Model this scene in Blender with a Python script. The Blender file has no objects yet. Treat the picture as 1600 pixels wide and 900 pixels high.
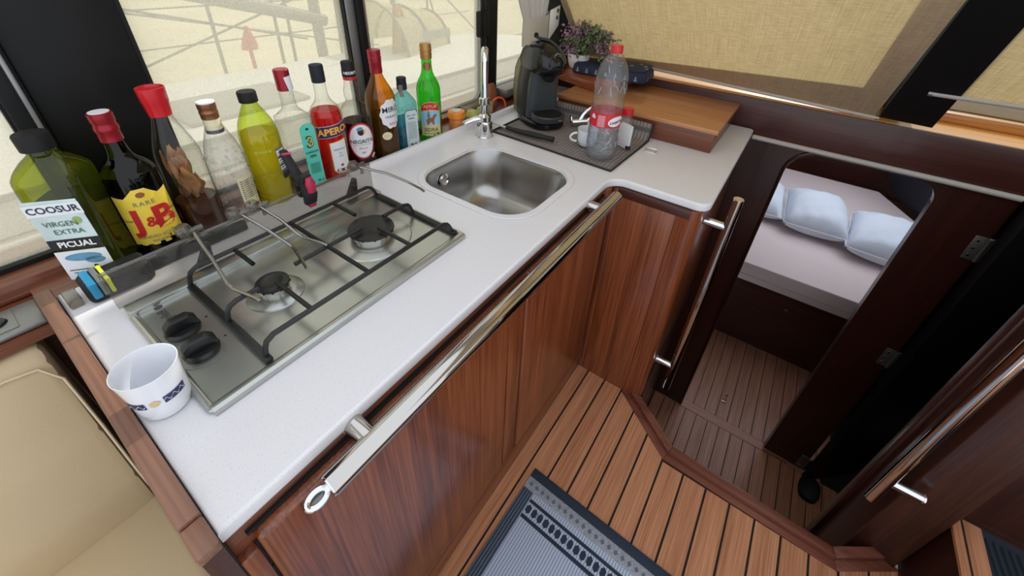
import bpy, bmesh, math, random
from mathutils import Vector, Matrix
random.seed(7)
PI = math.pi
SC = bpy.context.scene
COL = SC.collection

# ------------------------------------------------------------------ camera, world, sun, exposure
cam_d = bpy.data.cameras.new('camera')
cam_d.sensor_fit = 'HORIZONTAL'
cam_d.sensor_width = 36.0
cam_d.lens = 36.0 * 640.76 / 1600.0
cam_d.shift_x = -0.0004
cam_d.shift_y = -127.285 / 1600.0
cam_d.clip_start = 0.02
cam_d.clip_end = 300
cam = bpy.data.objects.new('camera', cam_d)
COL.objects.link(cam)
_R = ((0.5746951, -0.8173811, 0.0401706), (-0.4156326, -0.3338087, -0.8460623), (0.7049646, 0.4695316, -0.5315684))
M = Matrix(((_R[0][0], -_R[1][0], -_R[2][0], 0.0),
            (_R[0][1], -_R[1][1], -_R[2][1], 0.0),
            (_R[0][2], -_R[1][2], -_R[2][2], 1.3625),
            (0, 0, 0, 1)))
cam.matrix_world = M
SC.camera = cam

w = bpy.data.worlds.new('sky')
SC.world = w
w.use_nodes = True
bg = w.node_tree.nodes['Background']
bg.inputs[0].default_value = (0.88, 0.93, 1.0, 1)
bg.inputs[1].default_value = 1.4
sun_d = bpy.data.lights.new('sun', 'SUN')
sun_d.energy = 3.2
sun_d.angle = math.radians(1.0)
sun_d.color = (1.0, 0.95, 0.86)
sun = bpy.data.objects.new('sun', sun_d)
COL.objects.link(sun)
_sd = Vector((-0.97, -0.05, -0.80))          # travel direction of the light: from ahead of the boat, slightly to port
sun.rotation_euler = _sd.to_track_quat('-Z', 'Y').to_euler()
sun.location = (3, 1, 5)
SC.view_settings.view_transform = 'Standard'
SC.view_settings.look = 'None'
SC.view_settings.gamma = 1.0
SC.view_settings.use_curve_mapping = False
SC.view_settings.exposure = 0.0
SC.cycles.transparent_max_bounces = 32

# ------------------------------------------------------------------ helpers: materials
def lin(c):
    out = []
    for v in c[:3]:
        v = v / 255.0
        out.append(v / 12.92 if v <= 0.04045 else ((v + 0.055) / 1.055) ** 2.4)
    return (out[0], out[1], out[2], 1.0)

MATS = {}
def _new(name):
    m = bpy.data.materials.new(name)
    m.use_nodes = True
    nt = m.node_tree
    b = nt.nodes['Principled BSDF']
    MATS[name] = m
    return m, nt, b

def plain(name, c, rough=0.5, metal=0.0, spec=0.5, coat=0.0, vary=0.0, vscale=8.0, bump=0.0, bscale=60.0, trans=0.0):
    m, nt, b = _new(name)
    b.inputs['Base Color'].default_value = lin(c)
    b.inputs['Roughness'].default_value = rough
    b.inputs['Metallic'].default_value = metal
    b.inputs['Specular IOR Level'].default_value = spec
    b.inputs['Coat Weight'].default_value = coat
    b.inputs['Coat Roughness'].default_value = 0.08
    if vary or bump:
        tc = nt.nodes.new('ShaderNodeTexCoord')
    if vary:
        n = nt.nodes.new('ShaderNodeTexNoise'); n.inputs['Scale'].default_value = vscale; n.inputs['Detail'].default_value = 4
        nt.links.new(tc.outputs['Object'], n.inputs['Vector'])
        r = nt.nodes.new('ShaderNodeValToRGB')
        c0 = lin([max(0, v * (1 - vary)) for v in c]); c1 = lin([min(255, v * (1 + vary)) for v in c])
        r.color_ramp.elements[0].position = 0.3; r.color_ramp.elements[0].color = c0
        r.color_ramp.elements[1].position = 0.7; r.color_ramp.elements[1].color = c1
        nt.links.new(n.outputs['Fac'], r.inputs['Fac']); nt.links.new(r.outputs['Color'], b.inputs['Base Color'])
    if bump:
        n2 = nt.nodes.new('ShaderNodeTexNoise'); n2.inputs['Scale'].default_value = bscale; n2.inputs['Detail'].default_value = 3
        nt.links.new(tc.outputs['Object'], n2.inputs['Vector'])
        bp = nt.nodes.new('ShaderNodeBump'); bp.inputs['Strength'].default_value = bump; bp.inputs['Distance'].default_value = 0.01
        nt.links.new(n2.outputs['Fac'], bp.inputs['Height']); nt.links.new(bp.outputs['Normal'], b.inputs['Normal'])
    return m

def wood(name, dark, light, axis='X', rough=0.3, coat=0.3, scale=1.0, fine=220.0, spec=0.5):
    m, nt, b = _new(name)
    tc = nt.nodes.new('ShaderNodeTexCoord')
    oi = nt.nodes.new('ShaderNodeObjectInfo')
    mul = nt.nodes.new('ShaderNodeMath'); mul.operation = 'MULTIPLY'; mul.inputs[1].default_value = 7.3
    nt.links.new(oi.outputs['Random'], mul.inputs[0])
    add = nt.nodes.new('ShaderNodeVectorMath'); add.operation = 'ADD'
    nt.links.new(tc.outputs['Object'], add.inputs[0]); nt.links.new(mul.outputs[0], add.inputs[1])
    def noise(sc, det, dist=0.0):
        mp = nt.nodes.new('ShaderNodeMapping')
        s = [sc, sc, sc]; s['XYZ'.index(axis)] = sc * 0.02
        mp.inputs['Scale'].default_value = s
        nt.links.new(add.outputs[0], mp.inputs['Vector'])
        n = nt.nodes.new('ShaderNodeTexNoise'); n.inputs['Scale'].default_value = 1.0
        n.inputs['Detail'].default_value = det; n.inputs['Distortion'].default_value = dist
        nt.links.new(mp.outputs[0], n.inputs['Vector'])
        return n
    n1 = noise(30.0 * scale, 3, 0.25)
    n2 = noise(fine * scale, 3)
    mix = nt.nodes.new('ShaderNodeMath'); mix.operation = 'MULTIPLY_ADD'; mix.inputs[1].default_value = 0.6
    nt.links.new(n2.outputs['Fac'], mix.inputs[0])
    sc1 = nt.nodes.new('ShaderNodeMath'); sc1.operation = 'MULTIPLY'; sc1.inputs[1].default_value = 0.4
    nt.links.new(n1.outputs['Fac'], sc1.inputs[0]); nt.links.new(sc1.outputs[0], mix.inputs[2])
    r = nt.nodes.new('ShaderNodeValToRGB')
    r.color_ramp.elements[0].position = 0.36; r.color_ramp.elements[0].color = lin(dark)
    r.color_ramp.elements[1].position = 0.64; r.color_ramp.elements[1].color = lin(light)
    nt.links.new(mix.outputs[0], r.inputs['Fac']); nt.links.new(r.outputs['Color'], b.inputs['Base Color'])
    b.inputs['Roughness'].default_value = rough
    b.inputs['Specular IOR Level'].default_value = spec
    b.inputs['Coat Weight'].default_value = coat
    b.inputs['Coat Roughness'].default_value = 0.12
    return m

def glass(name, c, refl=1.0, rough=0.02, diff=0.0, dc=None, ior=1.45):
    """thin clear or tinted glass or plastic: tinted see-through, mirror-like at grazing angles, optional milky share"""
    m, nt, b = _new(name)
    nt.nodes.remove(b)
    out = nt.nodes['Material Output']
    t = nt.nodes.new('ShaderNodeBsdfTransparent'); t.inputs[0].default_value = lin(c)
    g = nt.nodes.new('ShaderNodeBsdfGlossy'); g.inputs['Roughness'].default_value = rough
    lw = nt.nodes.new('ShaderNodeLayerWeight'); lw.inputs['Blend'].default_value = 0.5
    f = nt.nodes.new('ShaderNodeMath'); f.operation = 'POWER'; f.inputs[1].default_value = 4.0
    nt.links.new(lw.outputs['Facing'], f.inputs[0])
    mu = nt.nodes.new('ShaderNodeMath'); mu.operation = 'MULTIPLY_ADD'; mu.inputs[1].default_value = 0.45 * refl; mu.inputs[2].default_value = 0.035 * refl
    mu.use_clamp = True
    nt.links.new(f.outputs[0], mu.inputs[0])
    mx = nt.nodes.new('ShaderNodeMixShader')
    nt.links.new(mu.outputs[0], mx.inputs[0])
    base = t
    if diff > 0:
        d = nt.nodes.new('ShaderNodeBsdfDiffuse'); d.inputs[0].default_value = lin(dc or c)
        tl = nt.nodes.new('ShaderNodeBsdfTranslucent'); tl.inputs[0].default_value = lin(dc or c)
        ad = nt.nodes.new('ShaderNodeMixShader'); ad.inputs[0].default_value = 0.5
        nt.links.new(d.outputs[0], ad.inputs[1]); nt.links.new(tl.outputs[0], ad.inputs[2])
        m2 = nt.nodes.new('ShaderNodeMixShader'); m2.inputs[0].default_value = diff
        nt.links.new(t.outputs[0], m2.inputs[1]); nt.links.new(ad.outputs[0], m2.inputs[2])
        base = m2
    p3 = nt.nodes.new('ShaderNodeMath'); p3.operation = 'POWER'; p3.inputs[1].default_value = 3.0     # longer path through the wall at the rim
    nt.links.new(lw.outputs['Facing'], p3.inputs[0])
    mc = nt.nodes.new('ShaderNodeMix'); mc.data_type = 'RGBA'
    k = lin(c); mc.inputs[6].default_value = k; mc.inputs[7].default_value = (k[0] ** 1.6 * 0.42, k[1] ** 1.6 * 0.42, k[2] ** 1.6 * 0.42, 1)
    nt.links.new(p3.outputs[0], mc.inputs[0]); nt.links.new(mc.outputs[2], t.inputs[0])
    nt.links.new(base.outputs[0], mx.inputs[1]); nt.links.new(g.outputs[0], mx.inputs[2])
    nt.links.new(mx.outputs[0], out.inputs['Surface'])
    return m

# ------------------------------------------------------------------ helpers: objects
def wloc(o):
    v = Vector((0, 0, 0))
    while o is not None:
        v += Vector(o.location); o = o.parent
    return v

def mk(name, bm, mat, parent=None, local=False, sharp=35.0, origin=None, recalc=True):
    """link a bmesh as one mesh object; vertices are world coordinates unless local"""
    if recalc:
        bmesh.ops.recalc_face_normals(bm, faces=bm.faces)
    me = bpy.data.meshes.new(name)
    bm.to_mesh(me); bm.free()
    return mkm(name, me, mat, parent, local, sharp, origin)

def mkm(name, me, mat, parent=None, local=False, sharp=35.0, origin=None):
    for p in me.polygons:
        p.use_smooth = True
    me.set_sharp_from_angle(angle=math.radians(sharp))
    o = bpy.data.objects.new(name, me)
    COL.objects.link(o)
    me.materials.append(MATS[mat] if isinstance(mat, str) else mat)
    if parent is not None:
        if not local:
            me.transform(Matrix.Translation(-wloc(parent)))
        o.parent = parent
    else:
        if not local:
            if origin is None:
                xs = [v.co for v in me.vertices]
                mn = [min(c[i] for c in xs) for i in range(3)]; mx = [max(c[i] for c in xs) for i in range(3)]
                origin = ((mn[0] + mx[0]) / 2, (mn[1] + mx[1]) / 2, mn[2])
            me.transform(Matrix.Translation(-Vector(origin)))
            o.location = origin
    return o

def tag(o, label=None, cat=None, group=None, kind=None):
    if label: o['label'] = label
    if cat: o['category'] = cat
    if group: o['group'] = group
    if kind: o['kind'] = kind
    return o

def thing(name, label, cat, loc=(0, 0, 0), rz=0.0, group=None, kind=None):
    o = bpy.data.objects.new(name, None)
    COL.objects.link(o)
    o.location = loc; o.rotation_euler = (0, 0, rz); o.empty_display_size = 0.05
    return tag(o, label, cat, group, kind)

def box_bm(x0, x1, y0, y1, z0, z1, bev=0.0, seg=2, bm=None):
    own = bm is None
    b2 = bmesh.new()
    bmesh.ops.create_cube(b2, size=1.0)
    for v in b2.verts:
        v.co = Vector((x0 + (v.co.x + .5) * (x1 - x0), y0 + (v.co.y + .5) * (y1 - y0), z0 + (v.co.z + .5) * (z1 - z0)))
    if bev:
        bmesh.ops.bevel(b2, geom=list(b2.edges), offset=bev, segments=seg, affect='EDGES', profile=0.5)
    if own:
        return b2
    me = bpy.data.meshes.new('tmp'); b2.to_mesh(me); b2.free(); bm.from_mesh(me); bpy.data.meshes.remove(me)
    return bm

def box(name, x0, x1, y0, y1, z0, z1, mat, parent=None, bev=0.0, seg=2, local=False, **k):
    return mk(name, box_bm(x0, x1, y0, y1, z0, z1, bev, seg), mat, parent, local, **k)

def prism_bm(poly, z0, z1, bev=0.0, axis='Z', bm=None):
    """poly: list of 2-D points; axis the direction of extrusion (X: (y,z) points, Y: (x,z) points)"""
    b = bm or bmesh.new()
    def P(p, h):
        if axis == 'Z': return (p[0], p[1], h)
        if axis == 'X': return (h, p[0], p[1])
        return (p[0], h, p[1])
    lo = [b.verts.new(P(p, z0)) for p in poly]; hi = [b.verts.new(P(p, z1)) for p in poly]
    n = len(poly)
    f = [b.faces.new(lo[::-1]), b.faces.new(hi)]
    for i in range(n):
        f.append(b.faces.new((lo[i], lo[(i + 1) % n], hi[(i + 1) % n], hi[i])))
    if bev:
        es = list({e for x in f for e in x.edges})
        bmesh.ops.recalc_face_normals(b, faces=f)
        bmesh.ops.bevel(b, geom=es, offset=bev, segments=2, affect='EDGES', profile=0.5)
    return b

def prism(name, poly, z0, z1, mat, parent=None, bev=0.0, axis='Z', local=False, **k):
    return mk(name, prism_bm(poly, z0, z1, bev, axis), mat, parent, local, **k)

def loft_bm(secs, seg=32, cap=True, bm=None):
    """secs: (z, cx, cy, rx, ry, p): superellipse rings along z"""
    b = bm or bmesh.new()
    rings = []
    for (z, cx, cy, rx, ry, p) in secs:
        ring = []
        for i in range(seg):
            a = 2 * PI * (i + .5) / seg
            c, s = math.cos(a), math.sin(a)
            k = (abs(c) ** p + abs(s) ** p) ** (-1.0 / p)
            ring.append(b.verts.new((cx + rx * k * c, cy + ry * k * s, z)))
        rings.append(ring)
    for r0, r1 in zip(rings, rings[1:]):
        for i in range(seg):
            j = (i + 1) % seg
            b.faces.new((r0[i], r0[j], r1[j], r1[i]))
    if cap:
        b.faces.new(rings[0][::-1]); b.faces.new(rings[-1])
    return b

def lathe_bm(prof, cx=0, cy=0, cz=0, seg=32, cap=True, bm=None):
    return loft_bm([(cz + q[1], cx, cy, max(q[0], 1e-5), max(q[0], 1e-5), (q[2] if len(q) > 2 else 2.0)) for q in prof], seg, cap, bm)

def lathe(name, prof, c, mat, parent=None, seg=32, cap=True, local=False, **k):
    return mk(name, lathe_bm(prof, c[0], c[1], c[2], seg, cap), mat, parent, local, **k)

def tube_bm(pts, r, seg=10, bm=None, closed=False, caps=True):
    b = bm or bmesh.new()
    pts = [Vector(p) for p in pts]; n = len(pts)
    rr = r if isinstance(r, (list, tuple)) else [r] * n
    rings = []; up = None
    for i, p in enumerate(pts):
        if closed:
            d = (pts[(i + 1) % n] - pts[i - 1])
        else:
            d = (pts[min(i + 1, n - 1)] - pts[max(i - 1, 0)])
        d.normalize()
        if up is None:
            up = Vector((0, 0, 1)) if abs(d.z) < 0.9 else Vector((1, 0, 0))
        a = d.cross(up)
        if a.length < 1e-4: a = d.cross(Vector((0, 1, 0)))
        a.normalize(); up = a.cross(d).normalized()
        rings.append([b.verts.new(p + (a * math.cos(2 * PI * k / seg) + up * math.sin(2 * PI * k / seg)) * rr[i]) for k in range(seg)])
    m = n if closed else n - 1
    for i in range(m):
        r0, r1 = rings[i], rings[(i + 1) % n]
        for k in range(seg):
            j = (k + 1) % seg
            b.faces.new((r0[k], r0[j], r1[j], r1[k]))
    if caps and not closed:
        b.faces.new(rings[0][::-1]); b.faces.new(rings[-1])
    return b

def tube(name, pts, r, mat, parent=None, seg=10, local=False, closed=False, **k):
    return mk(name, tube_bm(pts, r, seg, closed=closed), mat, parent, local, **k)

def smooth_path(pts, n=6):
    """Catmull-Rom through the points"""
    P = [Vector(p) for p in pts]; P = [2 * P[0] - P[1]] + P + [2 * P[-1] - P[-2]]
    out = []
    for i in range(1, len(P) - 2):
        for k in range(n):
            t = k / n
            a, b, c, d = P[i - 1], P[i], P[i + 1], P[i + 2]
            out.append(0.5 * ((2 * b) + (c - a) * t + (2 * a - 5 * b + 4 * c - d) * t * t + (3 * b - a - 3 * c + d) * t ** 3))
    out.append(P[-2])
    return out

def rrect(x0, x1, y0, y1, r, n=8):
    out = []
    for cx, cy, a0 in ((x1 - r, y1 - r, 0), (x0 + r, y1 - r, 90), (x0 + r, y0 + r, 180), (x1 - r, y0 + r, 270)):
        for k in range(n + 1):
            a = math.radians(a0 + 90 * k / n)
            out.append((cx + r * math.cos(a), cy + r * math.sin(a)))
    return out

def slab_mesh(outlines, z0, z1, bev=0.0):
    """flat slab with holes from 2-D outlines (filled curve turned into a mesh)"""
    cu = bpy.data.curves.new('tmp', 'CURVE'); cu.dimensions = '2D'; cu.fill_mode = 'BOTH'
    for o in outlines:
        s = cu.splines.new('POLY'); s.points.add(len(o) - 1)
        for p, q in zip(s.points, o): p.co = (q[0], q[1], 0, 1)
        s.use_cyclic_u = True
    cu.extrude = max((z1 - z0) / 2 - bev, 1e-5); cu.bevel_depth = bev; cu.bevel_resolution = 2; cu.offset = -bev
    ob = bpy.data.objects.new('tmp', cu); COL.objects.link(ob)
    dg = bpy.context.evaluated_depsgraph_get()
    me = bpy.data.meshes.new_from_object(ob.evaluated_get(dg))
    bpy.data.objects.remove(ob); bpy.data.curves.remove(cu)
    me.transform(Matrix.Translation((0, 0, (z0 + z1) / 2)))
    me.materials.clear()
    return me

_tcache = {}
def text2d(body, size, bold=0.0, shear=0.0, space=1.0):
    key = (body, bold, shear, space)
    if key not in _tcache:
        cu = bpy.data.curves.new('tmp', 'FONT'); cu.body = body; cu.size = 1.0
        cu.align_x = 'CENTER'; cu.align_y = 'CENTER'; cu.offset = bold; cu.shear = shear; cu.space_character = space
        cu.resolution_u = 3
        ob = bpy.data.objects.new('tmp', cu); COL.objects.link(ob)
        dg = bpy.context.evaluated_depsgraph_get()
        me = bpy.data.meshes.new_from_object(ob.evaluated_get(dg))
        vs = [(v.co.x, v.co.y) for v in me.vertices]; fs = [tuple(p.vertices) for p in me.polygons]
        bpy.data.objects.remove(ob); bpy.data.curves.remove(cu); bpy.data.meshes.remove(me)
        _tcache[key] = (vs, fs)
    vs, fs = _tcache[key]
    return [(x * size, y * size) for x, y in vs], fs

def decal(name, items, fn, mat, parent, local=True):
    """flat print: items are (verts2d, faces); fn maps (u, v) to a 3-D point"""
    b = bmesh.new()
    for vs, fs in items:
        bv = [b.verts.new(fn(u, v)) for u, v in vs]
        for f in fs:
            try: b.faces.new([bv[i] for i in f])
            except ValueError: pass
    me = bpy.data.meshes.new(name); b.to_mesh(me); b.free()
    return mkm(name, me, mat, parent, local)

def moved(item, du, dv, rot=0.0):
    vs, fs = item
    c, s = math.cos(rot), math.sin(rot)
    return [(du + u * c - v * s, dv + u * s + v * c) for u, v in vs], fs

def patch2d(outline, rings=5, cu=0.0, cv=0.0):
    """star-shaped outline filled by rings, so that it bends well"""
    n = len(outline); vs = [(cu, cv)]; fs = []
    for k in range(1, rings + 1):
        t = k / rings
        for (u, v) in outline: vs.append((cu + (u - cu) * t, cv + (v - cv) * t))
    for i in range(n): fs.append((0, 1 + i, 1 + (i + 1) % n))
    for k in range(rings - 1):
        a, b = 1 + k * n, 1 + (k + 1) * n
        for i in range(n):
            j = (i + 1) % n
            fs.append((a + i, b + i, b + j, a + j))
    return vs, fs

def dense(poly, n=6):
    out = []
    for i, p in enumerate(poly):
        q = poly[(i + 1) % len(poly)]
        for k in range(n): out.append((p[0] + (q[0] - p[0]) * k / n, p[1] + (q[1] - p[1]) * k / n))
    return out

def oval(a, b, n=36, cu=0, cv=0):
    return [(cu + a * math.cos(2 * PI * i / n), cv + b * math.sin(2 * PI * i / n)) for i in range(n)]
def rect(a, b, cu=0, cv=0):
    return dense([(cu - a, cv - b), (cu + a, cv - b), (cu + a, cv + b), (cu - a, cv + b)], 8)
# ------------------------------------------------------------------ materials
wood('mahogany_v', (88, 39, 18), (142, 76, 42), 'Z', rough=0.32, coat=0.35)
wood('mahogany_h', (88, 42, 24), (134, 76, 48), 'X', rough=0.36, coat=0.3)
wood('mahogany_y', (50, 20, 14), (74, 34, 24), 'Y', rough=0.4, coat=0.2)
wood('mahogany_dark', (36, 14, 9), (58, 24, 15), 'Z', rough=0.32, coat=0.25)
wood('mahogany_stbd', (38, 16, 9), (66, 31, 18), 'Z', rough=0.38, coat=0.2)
wood('fiddle_wood', (104, 70, 54), (134, 94, 74), 'Y', rough=0.5, coat=0.1)
wood('box_wood', (158, 102, 58), (188, 130, 82), 'Y', rough=0.33, coat=0.3, scale=0.8)
wood('box_side', (92, 46, 28), (122, 66, 42), 'Y', rough=0.36, coat=0.2)
wood('teak', (158, 102, 70), (204, 144, 106), 'X', rough=0.5, coat=0.08, scale=1.3, spec=0.35)
wood('teak_y', (146, 92, 62), (192, 132, 96), 'Y', rough=0.5, coat=0.08, scale=1.3, spec=0.35)
wood('teak_low', (146, 98, 76), (186, 132, 106), 'X', rough=0.45, coat=0.1, scale=1.3, spec=0.4)
wood('teak_low_y', (146, 98, 76), (186, 132, 106), 'Y', rough=0.45, coat=0.1, scale=1.3, spec=0.4)
wood('sill_teak', (190, 120, 50), (232, 160, 82), 'Y', rough=0.35, coat=0.3, scale=0.7)
wood('trim_wood', (92, 48, 36), (128, 74, 58), 'Y', rough=0.35, coat=0.25)
wood('shelf_red', (120, 58, 32), (150, 80, 48), 'Y', rough=0.3, coat=0.4)
plain('caulk', (18, 14, 13), 0.7)
plain('black_trim', (14, 14, 15), 0.55, spec=0.3)
plain('black_gloss', (10, 10, 11), 0.22)
plain('black_matte', (20, 20, 21), 0.6, spec=0.3)
plain('black_enamel', (22, 22, 23), 0.38)
plain('black_rubber', (26, 26, 27), 0.7)
plain('navy_dark', (16, 20, 34), 0.7)
plain('alu', (150, 152, 152), 0.42, metal=0.85)
plain('grey_trim', (178, 172, 164), 0.45)
plain('white_plastic', (228, 228, 228), 0.3)
plain('white_gloss', (232, 234, 240), 0.12, coat=0.5)
plain('offwhite_wall', (214, 208, 198), 0.6)
plain('chrome', (222, 222, 224), 0.09, metal=1.0)
plain('chrome_warm', (192, 188, 184), 0.07, metal=1.0)
plain('steel_rod', (150, 148, 142), 0.22, metal=1.0)
plain('steel_plate', (186, 188, 184), 0.30, metal=0.95, vary=0.04, vscale=9)
plain('steel_sink', (172, 170, 168), 0.27, metal=1.0, vary=0.05, vscale=6)
plain('hinge_dark', (120, 118, 114), 0.35, metal=0.8)
plain('leather', (202, 178, 140), 0.48, vary=0.03, vscale=3, bump=0.05, bscale=500)
plain('leather_top', (212, 192, 158), 0.5, vary=0.02, vscale=3, bump=0.05, bscale=500)
plain('sheet', (234, 216, 214), 0.8, bump=0.08, bscale=14)
plain('pillow', (228, 234, 246), 0.8, bump=0.35, bscale=22)
plain('piping', (205, 196, 190), 0.7)
plain('red_gloss', (196, 22, 34), 0.3)
plain('red_foil', (150, 22, 38), 0.32, metal=0.35)
plain('red_label', (204, 28, 44), 0.45)
plain('red_print', (196, 26, 34), 0.5)
plain('yellow_label', (236, 206, 66), 0.5, vary=0.03, vscale=40)
plain('cream_label', (226, 214, 176), 0.55)
plain('white_label', (226, 228, 230), 0.5)
plain('pale_label', (196, 212, 212), 0.5, vary=0.06, vscale=30)
plain('teal_label', (86, 200, 178), 0.5)
plain('navy_label', (34, 44, 92), 0.45)
plain('orange_print', (246, 172, 60), 0.5)
plain('ink', (26, 26, 30), 0.6)
plain('ink_navy', (30, 46, 74), 0.6)
plain('ink_green', (60, 92, 66), 0.6)
plain('ink_grey', (110, 112, 108), 0.6)
plain('hinge_ink', (70, 70, 68), 0.6)
plain('ink_white', (236, 236, 236), 0.6)
plain('gold_print', (214, 190, 142), 0.5)
plain('copper_foil', (150, 100, 72), 0.35, metal=0.7)
plain('gold_foil', (176, 132, 72), 0.38, metal=0.7)
plain('sky_print', (138, 190, 214), 0.5)
plain('rider_print', (142, 84, 54), 0.55)
plain('sand_print', (208, 190, 132), 0.55)
plain('lime_print', (150, 170, 90), 0.55)
plain('blue_print', (92, 140, 168), 0.55, vary=0.1, vscale=60)
plain('orange_lid', (240, 134, 26), 0.35)
plain('orange_cord', (226, 84, 40), 0.5)
plain('brown_husk', (186, 138, 92), 0.6, vary=0.2, vscale=30)
plain('brown_drink', (70, 36, 18), 0.3, vary=0.2, vscale=20)
plain('blue_plastic', (30, 130, 172), 0.35)
plain('yellow_sticker', (226, 232, 40), 0.5)
plain('dark_pink', (176, 40, 74), 0.4)
plain('charcoal', (32, 34, 36), 0.4)
plain('slate', (56, 60, 62), 0.34)
plain('curtain', (232, 228, 224), 0.75, bump=0.1, bscale=6)
plain('curtain_band', (236, 228, 214), 0.75)
plain('fabric_navy', (34, 42, 66), 0.85, bump=0.1, bscale=120)
plain('anchor_white', (176, 184, 200), 0.8)
plain('pot_white', (232, 226, 226), 0.3)
plain('leaf_green', (104, 128, 78), 0.6)
plain('leaf_purple', (170, 130, 152), 0.65)
plain('leaf_dark', (96, 90, 76), 0.65)
plain('lemon', (226, 216, 110), 0.5)
plain('lime', (150, 176, 96), 0.5)
plain('salt', (232, 228, 222), 0.7)
plain('carpet_blue', (26, 34, 46), 0.9)
plain('void_shade', (6, 6, 7), 0.6)  # near black puts the darkness of the deep compartment into the colour
plain('door_black', (9, 8, 8), 0.5, spec=0.15)
plain('quay', (214, 204, 176), 0.9, vary=0.05, vscale=0.6)
plain('deck_white', (226, 226, 222), 0.7, vary=0.02, vscale=0.8)
plain('deck_grey', (150, 152, 146), 0.8)
plain('rig_grey', (120, 120, 112), 0.5, metal=0.3)
plain('canvas_cream', (222, 212, 176), 0.85)
plain('red_cover', (206, 52, 44), 0.7)
plain('flag_red', (206, 50, 44), 0.8)
plain('flag_yellow', (240, 196, 60), 0.8)
plain('water', (150, 158, 140), 0.2, vary=0.1, vscale=0.5)
plain('wall_cream', (216, 204, 170), 0.9, vary=0.04, vscale=0.5)

def counter_mat():
    m, nt, b = _new('countertop')
    tc = nt.nodes.new('ShaderNodeTexCoord')
    n = nt.nodes.new('ShaderNodeTexNoise'); n.inputs['Scale'].default_value = 420; n.inputs['Detail'].default_value = 2
    r = nt.nodes.new('ShaderNodeValToRGB')
    r.color_ramp.elements[0].position = 0.28; r.color_ramp.elements[0].color = lin((206, 204, 206))
    r.color_ramp.elements[1].position = 0.42; r.color_ramp.elements[1].color = lin((222, 220, 223))
    nt.links.new(tc.outputs['Object'], n.inputs['Vector']); nt.links.new(n.outputs['Fac'], r.inputs['Fac'])
    nt.links.new(r.outputs['Color'], b.inputs['Base Color'])
    b.inputs['Roughness'].default_value = 0.28
    b.inputs['Specular IOR Level'].default_value = 0.45
counter_mat()

def blind_mat():
    m, nt, b = _new('blind_linen')
    nt.nodes.remove(b)
    tc = nt.nodes.new('ShaderNodeTexCoord')
    def st(sx, sy, sz):
        mp = nt.nodes.new('ShaderNodeMapping'); mp.inputs['Scale'].default_value = (sx, sy, sz)
        n = nt.nodes.new('ShaderNodeTexNoise'); n.inputs['Scale'].default_value = 1.0; n.inputs['Detail'].default_value = 3
        nt.links.new(tc.outputs['Object'], mp.inputs[0]); nt.links.new(mp.outputs[0], n.inputs['Vector'])
        return n
    a = st(10, 420, 10); c = st(300, 26, 300)
    ad = nt.nodes.new('ShaderNodeMath'); ad.operation = 'ADD'
    nt.links.new(a.outputs['Fac'], ad.inputs[0]); nt.links.new(c.outputs['Fac'], ad.inputs[1])
    r = nt.nodes.new('ShaderNodeValToRGB')
    hv = nt.nodes.new('ShaderNodeMath'); hv.operation = 'MULTIPLY'; hv.inputs[1].default_value = 0.5
    nt.links.new(ad.outputs[0], hv.inputs[0]); nt.links.new(hv.outputs[0], r.inputs['Fac'])
    r.color_ramp.elements[0].position = 0.36; r.color_ramp.elements[0].color = lin((214, 196, 164))
    r.color_ramp.elements[1].position = 0.64; r.color_ramp.elements[1].color = lin((238, 222, 194))
    d = nt.nodes.new('ShaderNodeBsdfDiffuse'); t = nt.nodes.new('ShaderNodeBsdfTranslucent')
    nt.links.new(r.outputs['Color'], d.inputs[0]); nt.links.new(r.outputs['Color'], t.inputs[0])
    mx = nt.nodes.new('ShaderNodeMixShader'); mx.inputs[0].default_value = 0.62
    nt.links.new(d.outputs[0], mx.inputs[1]); nt.links.new(t.outputs[0], mx.inputs[2])
    nt.links.new(mx.outputs[0], nt.nodes['Material Output'].inputs['Surface'])
blind_mat()
def hem_shade_mat():  # less translucent linen: bottom hem, plus frame shade put into the side strips
    m = MATS['blind_linen'].copy(); m.name = 'blind_hem_shade'; MATS['blind_hem_shade'] = m
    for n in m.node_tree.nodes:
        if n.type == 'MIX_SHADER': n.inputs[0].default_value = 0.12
hem_shade_mat()

def screen_mat():
    """glazing with a perforated sun screen: a share of open holes, the rest pale translucent fabric"""
    m, nt, b = _new('screen_pane')
    nt.nodes.remove(b)
    t = nt.nodes.new('ShaderNodeBsdfTransparent'); t.inputs[0].default_value = (0.92, 0.905, 0.84, 1)
    tl = nt.nodes.new('ShaderNodeBsdfTranslucent'); tl.inputs[0].default_value = lin((236, 232, 218))
    d = nt.nodes.new('ShaderNodeBsdfDiffuse'); d.inputs[0].default_value = lin((236, 232, 214))
    m0 = nt.nodes.new('ShaderNodeMixShader'); m0.inputs[0].default_value = 0.8
    nt.links.new(d.outputs[0], m0.inputs[1]); nt.links.new(tl.outputs[0], m0.inputs[2])
    tc = nt.nodes.new('ShaderNodeTexCoord')
    v = nt.nodes.new('ShaderNodeTexVoronoi'); v.inputs['Scale'].default_value = 260
    nt.links.new(tc.outputs['Object'], v.inputs['Vector'])
    r = nt.nodes.new('ShaderNodeMapRange'); r.inputs['From Min'].default_value = 0.0; r.inputs['From Max'].default_value = 0.9
    r.inputs['To Min'].default_value = 0.30; r.inputs['To Max'].default_value = 0.52
    nt.links.new(v.outputs['Distance'], r.inputs['Value'])
    mx = nt.nodes.new('ShaderNodeMixShader')
    nt.links.new(r.outputs[0], mx.inputs[0]); nt.links.new(t.outputs[0], mx.inputs[1]); nt.links.new(m0.outputs[0], mx.inputs[2])
    nt.links.new(mx.outputs[0], nt.nodes['Material Output'].inputs['Surface'])
screen_mat()

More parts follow.
